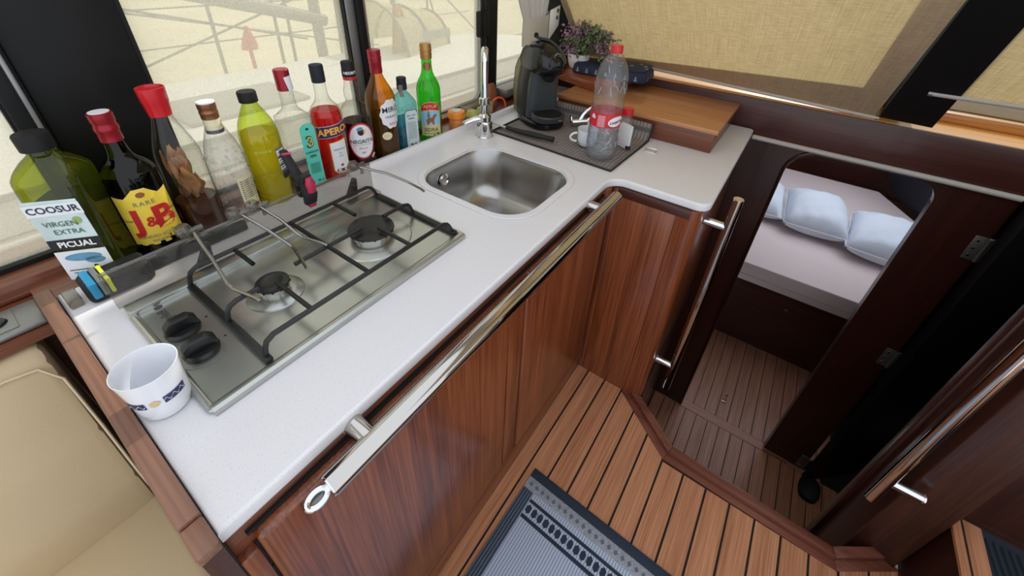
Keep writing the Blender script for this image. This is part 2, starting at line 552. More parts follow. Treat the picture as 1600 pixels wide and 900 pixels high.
def mat_grid():
    m, nt, b = _new('dish_mat')
    tc = nt.nodes.new('ShaderNodeTexCoord')
    br = nt.nodes.new('ShaderNodeTexBrick'); br.offset = 0.0
    br.inputs['Scale'].default_value = 1.0; br.inputs['Brick Width'].default_value = 0.012; br.inputs['Row Height'].default_value = 0.012
    br.inputs['Mortar Size'].default_value = 0.0016; br.inputs['Mortar Smooth'].default_value = 0.4
    br.inputs['Color1'].default_value = lin((150, 138, 132)); br.inputs['Color2'].default_value = lin((136, 127, 123)); br.inputs['Mortar'].default_value = lin((96, 91, 91))
    nt.links.new(tc.outputs['Object'], br.inputs['Vector']); nt.links.new(br.outputs['Color'], b.inputs['Base Color'])
    b.inputs['Roughness'].default_value = 0.95
    bp = nt.nodes.new('ShaderNodeBump'); bp.inputs['Strength'].default_value = 0.6; bp.inputs['Distance'].default_value = 0.002; bp.invert = True
    nt.links.new(br.outputs['Fac'], bp.inputs['Height']); nt.links.new(bp.outputs['Normal'], b.inputs['Normal'])
mat_grid()

def rug_mat():
    m, nt, b = _new('rug_weave')
    tc = nt.nodes.new('ShaderNodeTexCoord'); wv = nt.nodes.new('ShaderNodeTexWave')
    wv.wave_type = 'BANDS'; wv.bands_direction = 'Y'; wv.inputs['Scale'].default_value = 42; wv.inputs['Distortion'].default_value = 0.6
    r = nt.nodes.new('ShaderNodeValToRGB')
    r.color_ramp.elements[0].position = 0.25; r.color_ramp.elements[0].color = lin((146, 162, 188))
    r.color_ramp.elements[1].position = 0.65; r.color_ramp.elements[1].color = lin((196, 210, 230))
    nt.links.new(tc.outputs['Object'], wv.inputs['Vector']); nt.links.new(wv.outputs['Fac'], r.inputs['Fac'])
    nt.links.new(r.outputs['Color'], b.inputs['Base Color'])
    b.inputs['Roughness'].default_value = 0.6
rug_mat()
plain('rug_navy', (34, 48, 64), 0.8, bump=0.3, bscale=300)
plain('rug_slate', (92, 106, 122), 0.8, bump=0.3, bscale=300)
plain('rug_light', (150, 154, 164), 0.75, vary=0.1, vscale=160, bump=0.3, bscale=300)

glass('clear_glass', (250, 251, 248), 1.1)
glass('clear_plastic', (250, 251, 251), 1.2, diff=0.09, dc=(240, 242, 246))
glass('acrylic', (228, 226, 223), 1.1, diff=0.05, dc=(200, 198, 194))
glass('knob_acrylic', (214, 210, 202), 2.0, diff=0.12, dc=(200, 196, 188))
glass('green_glass_dark', (46, 92, 48), 1.0)
glass('olive_pet', (206, 214, 60), 1.3, diff=0.08, dc=(170, 186, 40))
glass('oil_pet', (232, 244, 150), 1.3, diff=0.06, dc=(190, 214, 80))
glass('oil_liquid', (252, 232, 60), 0.8, diff=0.5, dc=(250, 220, 20))
glass('dark_oil', (150, 156, 36), 0.5, diff=0.22, dc=(70, 78, 14))
glass('amber_glass', (240, 184, 50), 1.2, diff=0.12, dc=(214, 150, 20))
glass('amber_dark', (140, 92, 20), 0.5, diff=0.3, dc=(72, 46, 10))
glass('bright_green_glass', (110, 232, 60), 1.3, diff=0.12, dc=(70, 200, 40))
glass('blue_glass', (186, 238, 240), 1.2, diff=0.12, dc=(150, 224, 230))
glass('blue_liquid', (120, 206, 228), 0.5, diff=0.2, dc=(70, 180, 214))
glass('red_liquid', (240, 40, 24), 0.8, diff=0.5, dc=(226, 24, 14))
glass('rum_liquid', (120, 70, 40), 0.5, diff=0.45, dc=(70, 36, 18))
glass('whisky_liquid', (30, 26, 12), 0.5, diff=0.2, dc=(14, 12, 6))
glass('water_clear', (244, 248, 252), 0.9, diff=0.06, dc=(226, 234, 246))
glass('crease_plastic', (236, 240, 244), 1.5, diff=0.55, dc=(238, 242, 248))
glass('tank_plastic', (186, 182, 150), 1.2, diff=0.35, dc=(196, 190, 160))
glass('tub_plastic', (232, 234, 226), 1.4, diff=0.18, dc=(220, 226, 200))
glass('window_glass', (232, 238, 234), 1.0)
def hatch_mat():
    m, nt, b = _new('hatch_acrylic')
    nt.nodes.remove(b)
    tl = nt.nodes.new('ShaderNodeBsdfTranslucent'); tl.inputs[0].default_value = lin((244, 247, 252))
    nt.links.new(tl.outputs[0], nt.nodes['Material Output'].inputs['Surface'])
hatch_mat()

Zc = 0.8225
STR = dict(kind='structure')
def struct(o, label, cat):
    return tag(o, label, cat, None, 'structure')

# ------------------------------------------------------------------ saloon floor: teak planks with black caulking
def xright(y):
    """forward limit of the saloon floor, stepping round the companionway"""
    if y >= 0.153: return 1.02
    if y >= -0.046: return 0.866 + (y + 0.046) / 0.199 * (1.012 - 0.866)
    if y >= -0.515: return 0.858
    return 0.858 + (-0.515 - y) / 0.135 * (0.965 - 0.858)
BRK = [0.153, -0.046, -0.515]
def strip(y0, y1, x0, shrink=0.0):
    ys = [y1] + [b for b in BRK if y0 < b < y1] + [y0]
    return [(x0, y0), (x0, y1)][::1] + [(xright(y) - shrink, y) for y in ys]
fl = thing('floor', 'teak planked saloon floor with black caulked seams', 'floor', (0, 0, 0), kind='structure')
b = prism_bm([(-1.6, -0.66), (-1.6, 0.36)] + [(1.02, 0.36), (1.02, 0.153), (0.866, -0.046), (0.858, -0.515), (0.965, -0.65), (0.965, -0.66)], -0.05, -0.003)
mk('seam_caulking', b, 'caulk', fl)
seams = [0.3605] + [0.291 - 0.0675 * k for k in range(0, 15)]
for a, c in zip(seams, seams[1:]):
    lo = max(c + 0.003, -0.655)
    if a - 0.003 - lo < 0.01: continue
    prism('plank', strip(lo, a - 0.003, -1.6), -0.004, 0.0, 'teak', fl)

# step nosing along the edge of the companionway
poly = [(1.012, 0.153), (0.866, -0.046), (0.858, -0.515), (0.955, -0.65)]
def offs(pl, d):
    out = []
    for i, p in enumerate(pl):
        def nrm(a, b2):
            v = Vector((b2[0] - a[0], b2[1] - a[1])).normalized(); return Vector((-v.y, v.x))
        ns = []
        if i > 0: ns.append(nrm(pl[i - 1], p))
        if i < len(pl) - 1: ns.append(nrm(p, pl[i + 1]))
        n = sum(ns, Vector((0, 0))); n.normalize()
        k = d / max(0.3, n.dot(ns[0]))
        out.append((p[0] + n.x * k, p[1] + n.y * k))
    return out
tr = thing('trim_1', 'reddish wooden nosing round the edge of the companionway step', 'trim', (0.87, -0.25, 0), kind='structure')
o1, o2, o3 = offs(poly, 0.0), offs(poly, 0.024), offs(poly, 0.05)
for i in range(3):
    prism('nosing_strip', [o1[i], o1[i + 1], o2[i + 1], o2[i]], -0.03, 0.004, 'trim_wood', tr, 0.0015)
    prism('nosing_lip', [o2[i], o2[i + 1], o3[i + 1], o3[i]], -0.05, 0.016, 'trim_wood', tr, 0.003)
rs = thing('trim_2', 'dark wooden riser below the companionway step', 'trim', (0.9, -0.25, -0.82), kind='structure')
o4 = offs(poly, 0.03)
for i in range(3):
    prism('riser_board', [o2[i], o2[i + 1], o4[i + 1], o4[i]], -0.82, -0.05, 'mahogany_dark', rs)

# ------------------------------------------------------------------ lower floor
ZL = -0.82
lf = thing('floor', 'darker planked floor at the foot of the companionway', 'floor', (1.3, -0.3, ZL), kind='structure')
box('seam_caulking', 0.85, 2.5, -1.3, 0.1, ZL - 0.05, ZL - 0.003, 'caulk', lf)
y = 0.085
while y > -1.25:
    box('plank', 0.86, 1.742, y - 0.0565, y, ZL - 0.004, ZL, 'teak_low', lf)
    if y > -0.75: box('plank', 1.80, 2.50, y - 0.028 - 0.0565, y - 0.028, ZL - 0.004, ZL, 'teak_low', lf)
    y -= 0.0605
box('sill_plank', 1.744, 1.798, -0.75, 0.085, ZL - 0.004, ZL + 0.001, 'teak_low_y', lf)
box('sill_plank', 1.744, 1.798, -0.60, -0.49, ZL + 0.001, ZL + 0.02, 'teak_low_y', lf)
bolt = thing('floor_bolt', 'small chrome door bolt standing on the lower planked floor', 'bolt', (1.92, -0.262, ZL))
lathe('bolt_foot', [(0.011, 0), (0.011, 0.006), (0.006, 0.008)], (1.92, -0.262, ZL), 'chrome', bolt, 16)
tube('bolt_pin', [(1.92, -0.262, ZL + 0.006), (1.93, -0.266, ZL + 0.05)], 0.0055, 'chrome', bolt)

# ------------------------------------------------------------------ bulkhead with the doorway to the fore cabin
bh = thing('wall_forward', 'dark mahogany bulkhead round the doorway to the fore cabin', 'wall', (1.75, -0.25, ZL), kind='structure')
XB0, XB1 = 1.75, 1.785
def arc(cx, cy, r, a0, a1, n=8):
    return [(cx + r * math.cos(math.radians(a0 + (a1 - a0) * i / n)), cy + r * math.sin(math.radians(a0 + (a1 - a0) * i / n))) for i in range(n + 1)]
# (y, z) outlines; opening y -0.49 .. -0.066, top 0.78
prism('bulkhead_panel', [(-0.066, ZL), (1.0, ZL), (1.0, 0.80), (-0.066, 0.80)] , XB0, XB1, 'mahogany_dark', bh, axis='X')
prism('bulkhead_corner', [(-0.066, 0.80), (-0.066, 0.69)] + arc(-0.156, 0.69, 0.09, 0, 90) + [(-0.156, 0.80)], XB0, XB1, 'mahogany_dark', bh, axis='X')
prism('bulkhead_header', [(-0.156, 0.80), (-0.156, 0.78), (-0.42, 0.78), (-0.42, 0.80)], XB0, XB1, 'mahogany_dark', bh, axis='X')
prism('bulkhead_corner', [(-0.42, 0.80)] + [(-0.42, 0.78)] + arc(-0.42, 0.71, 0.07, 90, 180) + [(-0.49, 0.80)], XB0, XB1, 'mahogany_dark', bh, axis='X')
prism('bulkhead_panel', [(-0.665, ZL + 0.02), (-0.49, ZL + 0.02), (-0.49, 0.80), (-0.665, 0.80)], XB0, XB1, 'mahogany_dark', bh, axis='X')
# rounded door-frame moulding on the left jamb and round the corner
pth = [(XB0 - 0.004, -0.061, ZL + 0.01), (XB0 - 0.004, -0.061, 0.69)] + [(XB0 - 0.004, p[0], p[1]) for p in arc(-0.156, 0.69, 0.095, 0, 90)] + [(XB0 - 0.004, -0.42, 0.785)]
tube('frame_moulding', pth, 0.006, 'mahogany_dark', bh, 8)

beam = thing('beam', 'long dark mahogany beam across the top of the companionway', 'beam', (1.75, -0.6, 0.80), kind='structure')
box('beam_board', 1.742, 1.80, -1.5, 1.0, 0.80, 0.933, 'mahogany_y', beam, 0.003)
rod = tag(tube('trim_3', [(1.738, 0.075, 0.794), (1.738, -0.66, 0.794)], 0.0095, 'grey_trim', None, 12), 'pale grey rounded moulding under the dark beam', 'moulding', None, 'structure')

# windscreen shelf
sh = thing('trim_4', 'glossy orange teak windscreen shelf on top of the dark beam', 'shelf', (1.85, -0.3, 0.925), kind='structure')
box('shelf_board', 1.750, 2.15, -1.5, 1.05, 0.921, 0.934, 'sill_teak', sh, 0.002)
box('shelf_lip', 1.895, 1.935, -1.5, -0.33, 0.934, 0.966, 'sill_teak', sh, 0.004)

# ------------------------------------------------------------------ windscreen, pillar and blinds (raked 45 degrees)
# plane: x + z - 0.085 y = 2.725 + off
def wp(y, z, off=0.0):
    return Vector((2.725 + off + 0.085 * y - z, y, z))
NW = Vector((1, -0.085, 1)).normalized()
def sheet_bm(pts, off, th, bm=None):
    b = bm or bmesh.new()
    a = [wp(y, z, off) for y, z in pts]
    lo = [b.verts.new(p) for p in a]; hi = [b.verts.new(p + NW * th) for p in a]
    n = len(pts)
    b.faces.new(lo); b.faces.new(hi[::-1])
    for i in range(n): b.faces.new((lo[i], hi[i], hi[(i + 1) % n], lo[(i + 1) % n]))
    return b
ws = thing('window_1', 'black raked windscreen frame behind the roller blinds', 'window', (1.8, -0.2, 0.934), kind='structure')
ZT = 1.75
for pts in ([(-0.335, 0.90), (-0.168, 0.90), (-0.168, ZT), (-0.335, ZT)],            # pillar behind the blind edges
            [(0.868, 0.90), (1.10, 0.90), (1.10, ZT), (0.868, ZT)],
            [(-1.5, 0.90), (1.1, 0.90), (1.1, 0.955), (-1.5, 0.955)],
            [(-0.168, 1.66), (0.868, 1.66), (0.868, ZT), (-0.168, ZT)],
            [(-1.5, 1.66), (-0.335, 1.66), (-0.335, ZT), (-1.5, ZT)]):
    mk('frame_bar', sheet_bm(pts, 0.20, 0.02), 'black_trim', ws)
mk('pane', sheet_bm([(-0.168, 0.95), (0.868, 0.95), (0.868, 1.68), (-0.168, 1.68)], 0.21, 0.004), 'window_glass', ws)
mk('pane', sheet_bm([(-1.5, 0.95), (-0.335, 0.95), (-0.335, 1.68), (-1.5, 1.68)], 0.21, 0.004), 'window_glass', ws)
pil = tag(mk('windscreen_post', sheet_bm([(-0.385, 0.945), (-0.252, 0.945), (-0.236, 1.72), (-0.325, 1.72)], -0.002, 0.045), 'black_trim', None),
          'black raked post between the two beige roller blinds', 'post')
def blind(label, y0, y1, y0t, y1t, zb0, zb1, zt, off, bands=()):
    t = thing('roller_blind', label, 'blind', tuple(wp((y0 + y1) / 2, (zb0 + zb1) / 2, off)), group='roller blinds over the windscreen')
    n = 10
    mk('fabric', sheet_bm([(y0, zb0), (y1, zb1), (y1t, zt), (y0t, zt)], off, 0.0012), 'blind_linen', t)
    a, c = wp(y0 - 0.006, zb0, off), wp(y1 + 0.006, zb1, off)
    for bd in bands: mk('hem_shade_band', sheet_bm(bd, off + 0.004, 0.0012), 'blind_hem_shade', t)  # bottom hem; side strips stand in for the frame's shade on the fabric
    tube('bottom_bar', [a, c], 0.0075, 'grey_trim', t, 12)
    for p, q in ((a, c), (c, a)):
        d = (p - q).normalized()
        tube('end_cap', [p - d * 0.002, p + d * 0.008], 0.0085, 'alu', t, 12)
    return t
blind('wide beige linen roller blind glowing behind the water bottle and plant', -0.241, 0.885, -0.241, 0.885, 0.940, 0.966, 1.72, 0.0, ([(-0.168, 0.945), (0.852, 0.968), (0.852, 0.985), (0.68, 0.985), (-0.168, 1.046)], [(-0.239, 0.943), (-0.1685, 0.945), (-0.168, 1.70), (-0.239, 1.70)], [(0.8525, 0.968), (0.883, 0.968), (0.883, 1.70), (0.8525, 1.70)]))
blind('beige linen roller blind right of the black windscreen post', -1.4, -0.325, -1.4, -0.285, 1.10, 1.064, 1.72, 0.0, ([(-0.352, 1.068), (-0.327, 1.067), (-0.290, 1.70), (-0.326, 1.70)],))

# ------------------------------------------------------------------ port side: ledge, wall and windows
pw = thing('wall_port', 'reddish wooden side panelling and ledge below the side windows', 'wall', (0.3, 1.0, 0), kind='structure')
box('side_board', -0.9, 1.75, 1.02, 1.16, -0.2, 0.826, 'mahogany_h', pw, 0.004)
box('bottle_shelf', -0.0415, 1.70, 0.9305, 1.03, 0.772, 0.8100, 'mahogany_h', pw)
box('shelf_front', -0.045, 1.70, 0.928, 0.945, 0.60, 0.772, 'mahogany_h', pw)
box('plate_shelf', -0.9, -0.042, 0.9, 1.03, 0.772, 0.7925, 'mahogany_h', pw)
box('ledge_bead', -0.9, 1.45, 1.012, 1.022, 0.795, 0.803, 'mahogany_h', pw, 0.002)
YW = 1.07
def side_window(n, x0, x1, z0, z1, label, rounded=0.0, frame='alu', fw=0.012):
    t = thing('window_%d' % n, label, 'window', ((x0 + x1) / 2, YW, z0), kind='structure')
    out = rrect(x0, x1, z0, z1, max(rounded, 0.004), 6); inn = rrect(x0 + fw, x1 - fw, z0 + fw, z1 - fw, max(rounded - fw * 0.5, 0.004), 6)
    bm = bmesh.new()
    m = len(out)
    for (A, yy) in ((0, YW - 0.010), (1, YW + 0.02)):
        pass
    vo = [[bm.verts.new((p[0], yy, p[1])) for p in out] for yy in (YW - 0.010, YW + 0.02)]
    vi = [[bm.verts.new((p[0], yy, p[1])) for p in inn] for yy in (YW - 0.010, YW + 0.02)]
    for i in range(m):
        j = (i + 1) % m
        bm.faces.new((vo[0][i], vo[0][j], vi[0][j], vi[0][i])); bm.faces.new((vo[1][i], vi[1][i], vi[1][j], vo[1][j]))
        bm.faces.new((vi[0][i], vi[0][j], vi[1][j], vi[1][i])); bm.faces.new((vo[0][i], vo[1][i], vo[1][j], vo[0][j]))
    mk('window_frame', bm, frame, t)
    prism('pane', rrect(x0 + fw * 0.6, x1 - fw * 0.6, z0 + fw * 0.6, z1 - fw * 0.6, max(rounded, 0.004), 6), YW + 0.004, YW + 0.007, 'screen_pane', t, axis='Y')
    return t
side_window(2, -0.95, 0.068, 0.826, 1.70, 'screened side window left of the broad black pillar', 0.0, 'black_trim', 0.010)
side_window(3, 0.262, 0.742, 0.826, 1.70, 'screened side window behind the clear bottles', 0.0, 'black_trim', 0.008)
side_window(4, 0.788, 1.330, 0.815, 1.70, 'screened side window with a rounded corner behind the green bottle', 0.05, 'alu', 0.016)
side_window(5, 1.405, 1.80, 0.850, 1.70, 'narrow screened side window beside the white curtain', 0.0, 'alu', 0.012)
box('window_post', 0.062, 0.098, YW - 0.018, YW + 0.02, 0.826, 1.72, 'black_trim', None, 0.004)
tag(bpy.data.objects['window_post'], 'narrow black window jamb left of the broad black pillar', 'post')
jr = tag(box('window_rail', 0.085, 0.092, YW - 0.030, YW - 0.018, 0.86, 1.72, 'alu', None, 0.002), 'thin bright metal strip along the black window jamb', 'rail')
pk = tag(box('window_pillar', 0.098, 0.264, YW - 0.012, YW + 0.03, 0.826, 1.72, 'black_trim', None, 0.004), 'broad black pillar between the side windows behind the whisky bottle', 'pillar')
m1 = tag(box('window_mullion', 0.766, 0.790, YW - 0.022, YW + 0.02, 0.81, 1.72, 'black_trim', None, 0.003), 'thin black mullion behind the dark capped rum bottle', 'mullion')
m1b = tag(box('window_mullion', 0.738, 0.766, YW - 0.012, YW + 0.02, 0.81, 1.72, 'alu', None, 0.002), 'grey metal strip beside the thin black mullion', 'mullion')
m2 = tag(box('window_mullion', 1.325, 1.408, YW - 0.022, YW + 0.02, 0.79, 1.72, 'black_trim', None, 0.004), 'wide black mullion behind the tall chrome tap', 'mullion')
lt = thing('window_latch', 'black plastic window latch above the chrome tap', 'latch', (1.30, 1.04, 1.06))
box('latch_block', 1.275, 1.335, 1.028, 1.052, 1.075, 1.165, 'black_matte', lt, 0.006)
box('latch_grip', 1.292, 1.302, 1.020, 1.032, 1.078, 1.162, 'black_matte', lt, 0.003)
box('latch_strip', 1.322, 1.34, 1.036, 1.050, 0.98, 1.26, 'black_trim', lt, 0.003)
box('window_header', -0.95, 1.80, YW - 0.02, YW + 0.05, 1.70, 1.80, 'offwhite_wall', None)
struct(bpy.data.objects['window_header'], 'pale header above the side windows', 'header')
crn = tag(box('corner_sill', 1.395, 1.74, 0.985, 1.06, 0.826, 0.862, 'alu', None, 0.006), 'grey metal sill under the narrow window by the curtain', 'sill')
fr = tag(box('corner_post', 1.755, 1.87, 0.90, 1.10, 0.936, 1.72, 'black_trim', None, 0.004), 'black corner post behind the white curtain', 'post')

box('ceiling', 0.85, 1.12, -1.5, 1.16, 1.80, 1.86, 'offwhite_wall', None)  # unseen; only a strip, sized to stop the sun and admit sky light
struct(bpy.data.objects['ceiling'], 'pale headlining over the galley', 'ceiling')

# ------------------------------------------------------------------ starboard side of the companionway
sp = thing('wall_starboard', 'dark mahogany partition at the starboard side of the companionway', 'wall', (1.0, -0.7, 0), kind='structure')
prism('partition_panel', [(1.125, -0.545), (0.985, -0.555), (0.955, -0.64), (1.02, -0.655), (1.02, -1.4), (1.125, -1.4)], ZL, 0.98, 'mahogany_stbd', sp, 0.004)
box('edge_moulding', 1.100, 1.132, -0.549, -0.537, ZL, 0.98, 'mahogany_stbd', sp, 0.003)
stp = thing('raised_platform', 'raised dark wooden platform with teak edging and blue ribbed carpet', 'platform', (0.6, -0.9, 0))
box('platform_side', 0.2, 1.019, -1.4, -0.652, 0.0, 0.236, 'mahogany_stbd', stp)
box('teak_edging', 0.2, 1.019, -0.668, -0.650, 0.236, 0.246, 'teak', stp, 0.0015)
box('teak_edging', 0.2, 1.005, -0.706, -0.672, 0.236, 0.246, 'teak', stp, 0.0015)
box('edging_seam', 0.2, 1.010, -0.673, -0.667, 0.236, 0.244, 'caulk', stp)
box('carpet', 0.2, 1.005, -1.4, -0.707, 0.236, 0.243, 'carpet_blue', stp)
for k in range(26):
    yy = -0.713 - k * 0.0135
    pts = [(0.985 - 0.785 * i / 8, yy - 0.02 * math.sin(PI * i / 8), 0.2435) for i in range(9)]
    tube('carpet_rib', pts, 0.0042, 'carpet_blue', stp, 6)
blk = tag(prism('wooden_step_corner', [(0.2, -0.82), (0.80, -0.82), (0.80, -1.3), (0.2, -1.3)], 0.2478, 0.29, 'teak', None, 0.004), 'teak step corner standing on the blue carpet', 'step')

# open black door leaf with its hinges
dl = thing('door_1', 'black door leaf standing open beside the fore cabin doorway', 'door', (1.72, -0.665, ZL + 0.012), math.radians(-46), kind='structure')
mk('door_panel', box_bm(0.0, 0.62, -0.03, 0.0, 0.0, 1.60, 0.004), 'door_black', dl, True)
for zz in (-0.745, 0.055, 0.600):
    h = box('hinge', 1.7445, 1.7495, -0.700, -0.630, zz - 0.045, zz + 0.045, 'hinge_dark', bh, 0.0015)
    tube('hinge_pin', [(1.743, -0.665, zz - 0.045), (1.743, -0.665, zz + 0.045)], 0.006, 'hinge_dark', h, 10)
    for sy in (-0.688, -0.642):
        for sz in (-0.028, 0.0, 0.028):
            tube('screw', [(1.7446, sy, zz + sz), (1.7430, sy, zz + sz)], 0.0038, 'chrome', h, 8)
shoe = tag(mk('black_shoe', loft_bm([(ZL, 1.66, -0.70, 0.055, 0.04, 3), (ZL + 0.03, 1.66, -0.70, 0.058, 0.043, 2.6), (ZL + 0.045, 1.67, -0.71, 0.040, 0.030, 2.4), (ZL + 0.052, 1.68, -0.715, 0.02, 0.015, 2)], 20), 'black_matte'), 'black shoe on the lower floor beside the black door', 'shoe')
# enclosure of the heads compartment and the fore cabin
en = thing('wall_heads', 'compartment walls behind the black door, coloured near black for shade', 'wall', (1.6, -1.3, ZL), kind='structure')
box('back_wall', 1.14, 2.5, -1.36, -1.30, ZL, 0.92, 'void_shade', en)
box('side_wall', 2.30, 2.34, -1.30, -0.74, ZL, 0.80, 'void_shade', en)

# ------------------------------------------------------------------ fore cabin
fc = thing('wall_cabin', 'dark mahogany lining of the fore cabin', 'wall', (3.2, -0.45, ZL), kind='structure')
box('cabin_side', 1.785, 4.5, 0.75, 0.80, ZL, 0.92, 'mahogany_y', fc)
box('cabin_side', 2.5, 4.5, -1.75, -1.70, ZL, 0.92, 'mahogany_y', fc)
box('cabin_bow', 4.45, 4.5, -1.75, 0.80, ZL, 0.92, 'mahogany_y', fc)
me = slab_mesh([[(2.12, -1.75), (4.5, -1.75), (4.5, 0.8), (2.12, 0.8)], rrect(2.5, 4.1, -1.25, 0.35, 0.06)[::-1]], 0.93, 0.98)
mkm('cabin_roof', me, 'offwhite_wall', fc)
prism('hatch_pane', rrect(2.49, 4.11, -1.26, 0.36, 0.06), 0.981, 0.987, 'hatch_acrylic', fc)  # unseen deck hatch, enlarged to brighten the berth
bf = thing('bed', 'fore cabin berth with dark wooden base and pale pink mattress', 'bed', (3.2, -0.4, ZL))
box('bed_base', 2.47, 4.4, -1.5, 0.72, ZL, -0.345, 'mahogany_y', bf)
box('base_rail', 2.455, 2.475, -1.3, 0.72, -0.40, -0.335, 'mahogany_y', bf, 0.004)
lathe('base_button', [(0.010, 0), (0.010, 0.004)], (2.45, -0.40, -0.43), 'alu', bf, 14)
bm = prism_bm([(2.45, 0.70), (2.45, -1.18), (3.45, -1.18), (4.15, -0.84), (4.15, 0.70)][::-1], -0.335, -0.20, 0.012)
mat_o = mk('mattress', bm, 'sheet', bf)
tube('mattress_piping', [(2.452, 0.68, -0.285), (2.452, -1.16, -0.285)], 0.0045, 'piping', mat_o, 6)
# navy back cushion in the corner
nc = thing('navy_cushion', 'dark navy rounded cushion propped in the corner of the berth', 'cushion', (3.90, -0.96, -0.2))
bm = loft_bm([(-0.03, 0, 0, 0.36, 0.29, 3.2), (0.0, 0, 0, 0.38, 0.31, 3.2), (0.045, 0, 0, 0.38, 0.31, 3.2), (0.06, 0, 0, 0.35, 0.28, 3.2)], 36)
bmesh.ops.rotate(bm, verts=bm.verts, cent=(0, 0, 0), matrix=Matrix.Rotation(math.radians(78), 3, 'X'))
bmesh.ops.rotate(bm, verts=bm.verts, cent=(0, 0, 0), matrix=Matrix.Rotation(math.radians(24), 3, 'Z'))
bmesh.ops.translate(bm, verts=bm.verts, vec=(0, -0.02, 0.305))
mk('cushion_pad', bm, 'navy_dark', nc, True)
lp = [Matrix.Rotation(math.radians(24), 3, 'Z') @ (Matrix.Rotation(math.radians(78), 3, 'X') @ Vector((p[0], p[1], 0.05))) + Vector((0, -0.02, 0.305)) for p in rrect(-0.365, 0.365, -0.295, 0.295, 0.14, 8)]
mk('cushion_piping', tube_bm(lp, 0.006, 6, closed=True), 'grey_trim', nc, True)
cush = [(1.0, 0.0)]
# three plump white pillows
def pillow(label, cx, cy, rz, w_, d_, h_):
    t = thing('pillow', label, 'pillow', (cx, cy, -0.2), math.radians(rz), group='white pillows on the berth')
    bm = bmesh.new()
    n = 18
    g = [[None] * (n + 1) for _ in range(n + 1)]; g2 = [[None] * (n + 1) for _ in range(n + 1)]
    for i in range(n + 1):
        for j in range(n + 1):
            u, v = 2 * i / n - 1, 2 * j / n - 1
            e = max(0.0, (1 - abs(u) ** 2.6)) ** 0.42 * max(0.0, (1 - abs(v) ** 2.6)) ** 0.42
            pin = 1 - 0.05 * (u * u) * (1 - v * v) - 0.05 * (v * v) * (1 - u * u)
            wr = 0.006 * math.sin(9 * u + 4 * v + cx * 7) * e + 0.005 * math.sin(13 * v - 5 * u) * abs(u)
            x, y = u * w_ / 2 * pin, v * d_ / 2 * pin
            g[i][j] = bm.verts.new((x, y, h_ * 0.42 + h_ * 0.58 * e + wr))
            edge = i in (0, n) or j in (0, n)
            g2[i][j] = g[i][j] if edge else bm.verts.new((x, y, max(0.004, h_ * 0.42 - h_ * 0.46 * e)))
    for i in range(n):
        for j in range(n):
            bm.faces.new((g[i][j], g[i + 1][j], g[i + 1][j + 1], g[i][j + 1]))
            q = [g2[i][j], g2[i][j + 1], g2[i + 1][j + 1], g2[i + 1][j]]
            if len(set(q)) > 2:
                try: bm.faces.new(q)
                except ValueError: pass
    mk('pillow_case', bm, 'pillow', t, True, sharp=80)
    ring = [(x * w_ / 2, y * d_ / 2, h_ * 0.42) for x, y in rrect(-0.985, 0.985, -0.985, 0.985, 0.12, 5)]
    mk('seam_piping', tube_bm(ring, 0.004, 6, closed=True), 'white_label', t, True)
pillow('white pillow at the left, partly hidden by the door frame', 3.24, -0.025, 3, 0.50, 0.37, 0.18)
pillow('plump white pillow in the middle of the three', 3.20, -0.400, 2, 0.52, 0.37, 0.21)
pillow('creased white pillow at the right, nearest the navy cushion', 3.11, -0.800, -5, 0.52, 0.42, 0.21)
# ------------------------------------------------------------------ galley: worktop with sink, cabinets, rails
XC0 = -0.0185
def fillet_in(cx, cy, r, a0, a1): return arc(cx, cy, r, a0, a1, 6)
outer = [(XC0, 0.345)] + arc(0.985, 0.300, 0.045, 90, 0, 6) + [(1.030, 0.115)] + arc(1.065, 0.113, 0.035, 180, 270, 6) + arc(1.725, 0.093, 0.015, 270, 360, 4) + [(1.740, 0.93), (XC0, 0.93)]
SX0, SX1, SY0, SY1 = 0.662, 0.968, 0.428, 0.772
hole = rrect(SX0, SX1, SY0, SY1, 0.085, 10)
wt = thing('worktop', 'white speckled L-shaped galley worktop', 'worktop', (0.85, 0.6, Zc - 0.024))
mkm('counter_slab', slab_mesh([outer, hole[::-1]], Zc - 0.024, Zc, 0.005), 'countertop', wt)
b = bmesh.new()
n = 60
prof = [(0.0, 0.0), (0.003, 0.012), (0.008, 0.017), (0.016, 0.018), (0.023, 0.014), (0.026, 0.0)]
pts0 = [(0.56, 0.893), (1.48, 0.872)]
vs = []
for (x, yb) in pts0: vs.append([b.verts.new((x, yb + p[0] * 1.1, Zc - 0.001 + p[1])) for p in prof])
for i in range(len(prof) - 1): b.faces.new((vs[0][i], vs[1][i], vs[1][i + 1], vs[0][i + 1]))
b.faces.new(vs[0]); b.faces.new(vs[1][::-1])
mk('back_lip', b, 'countertop', wt)
ring = slab_mesh([rrect(SX0 - 0.020, SX1 + 0.020, SY0 - 0.020, SY1 + 0.020, 0.102, 10), rrect(SX0 - 0.002, SX1 + 0.002, SY0 - 0.002, SY1 + 0.002, 0.086, 10)[::-1]], Zc, Zc + 0.0035, 0.0016)
mkm('sink_surround', ring, 'countertop', wt)

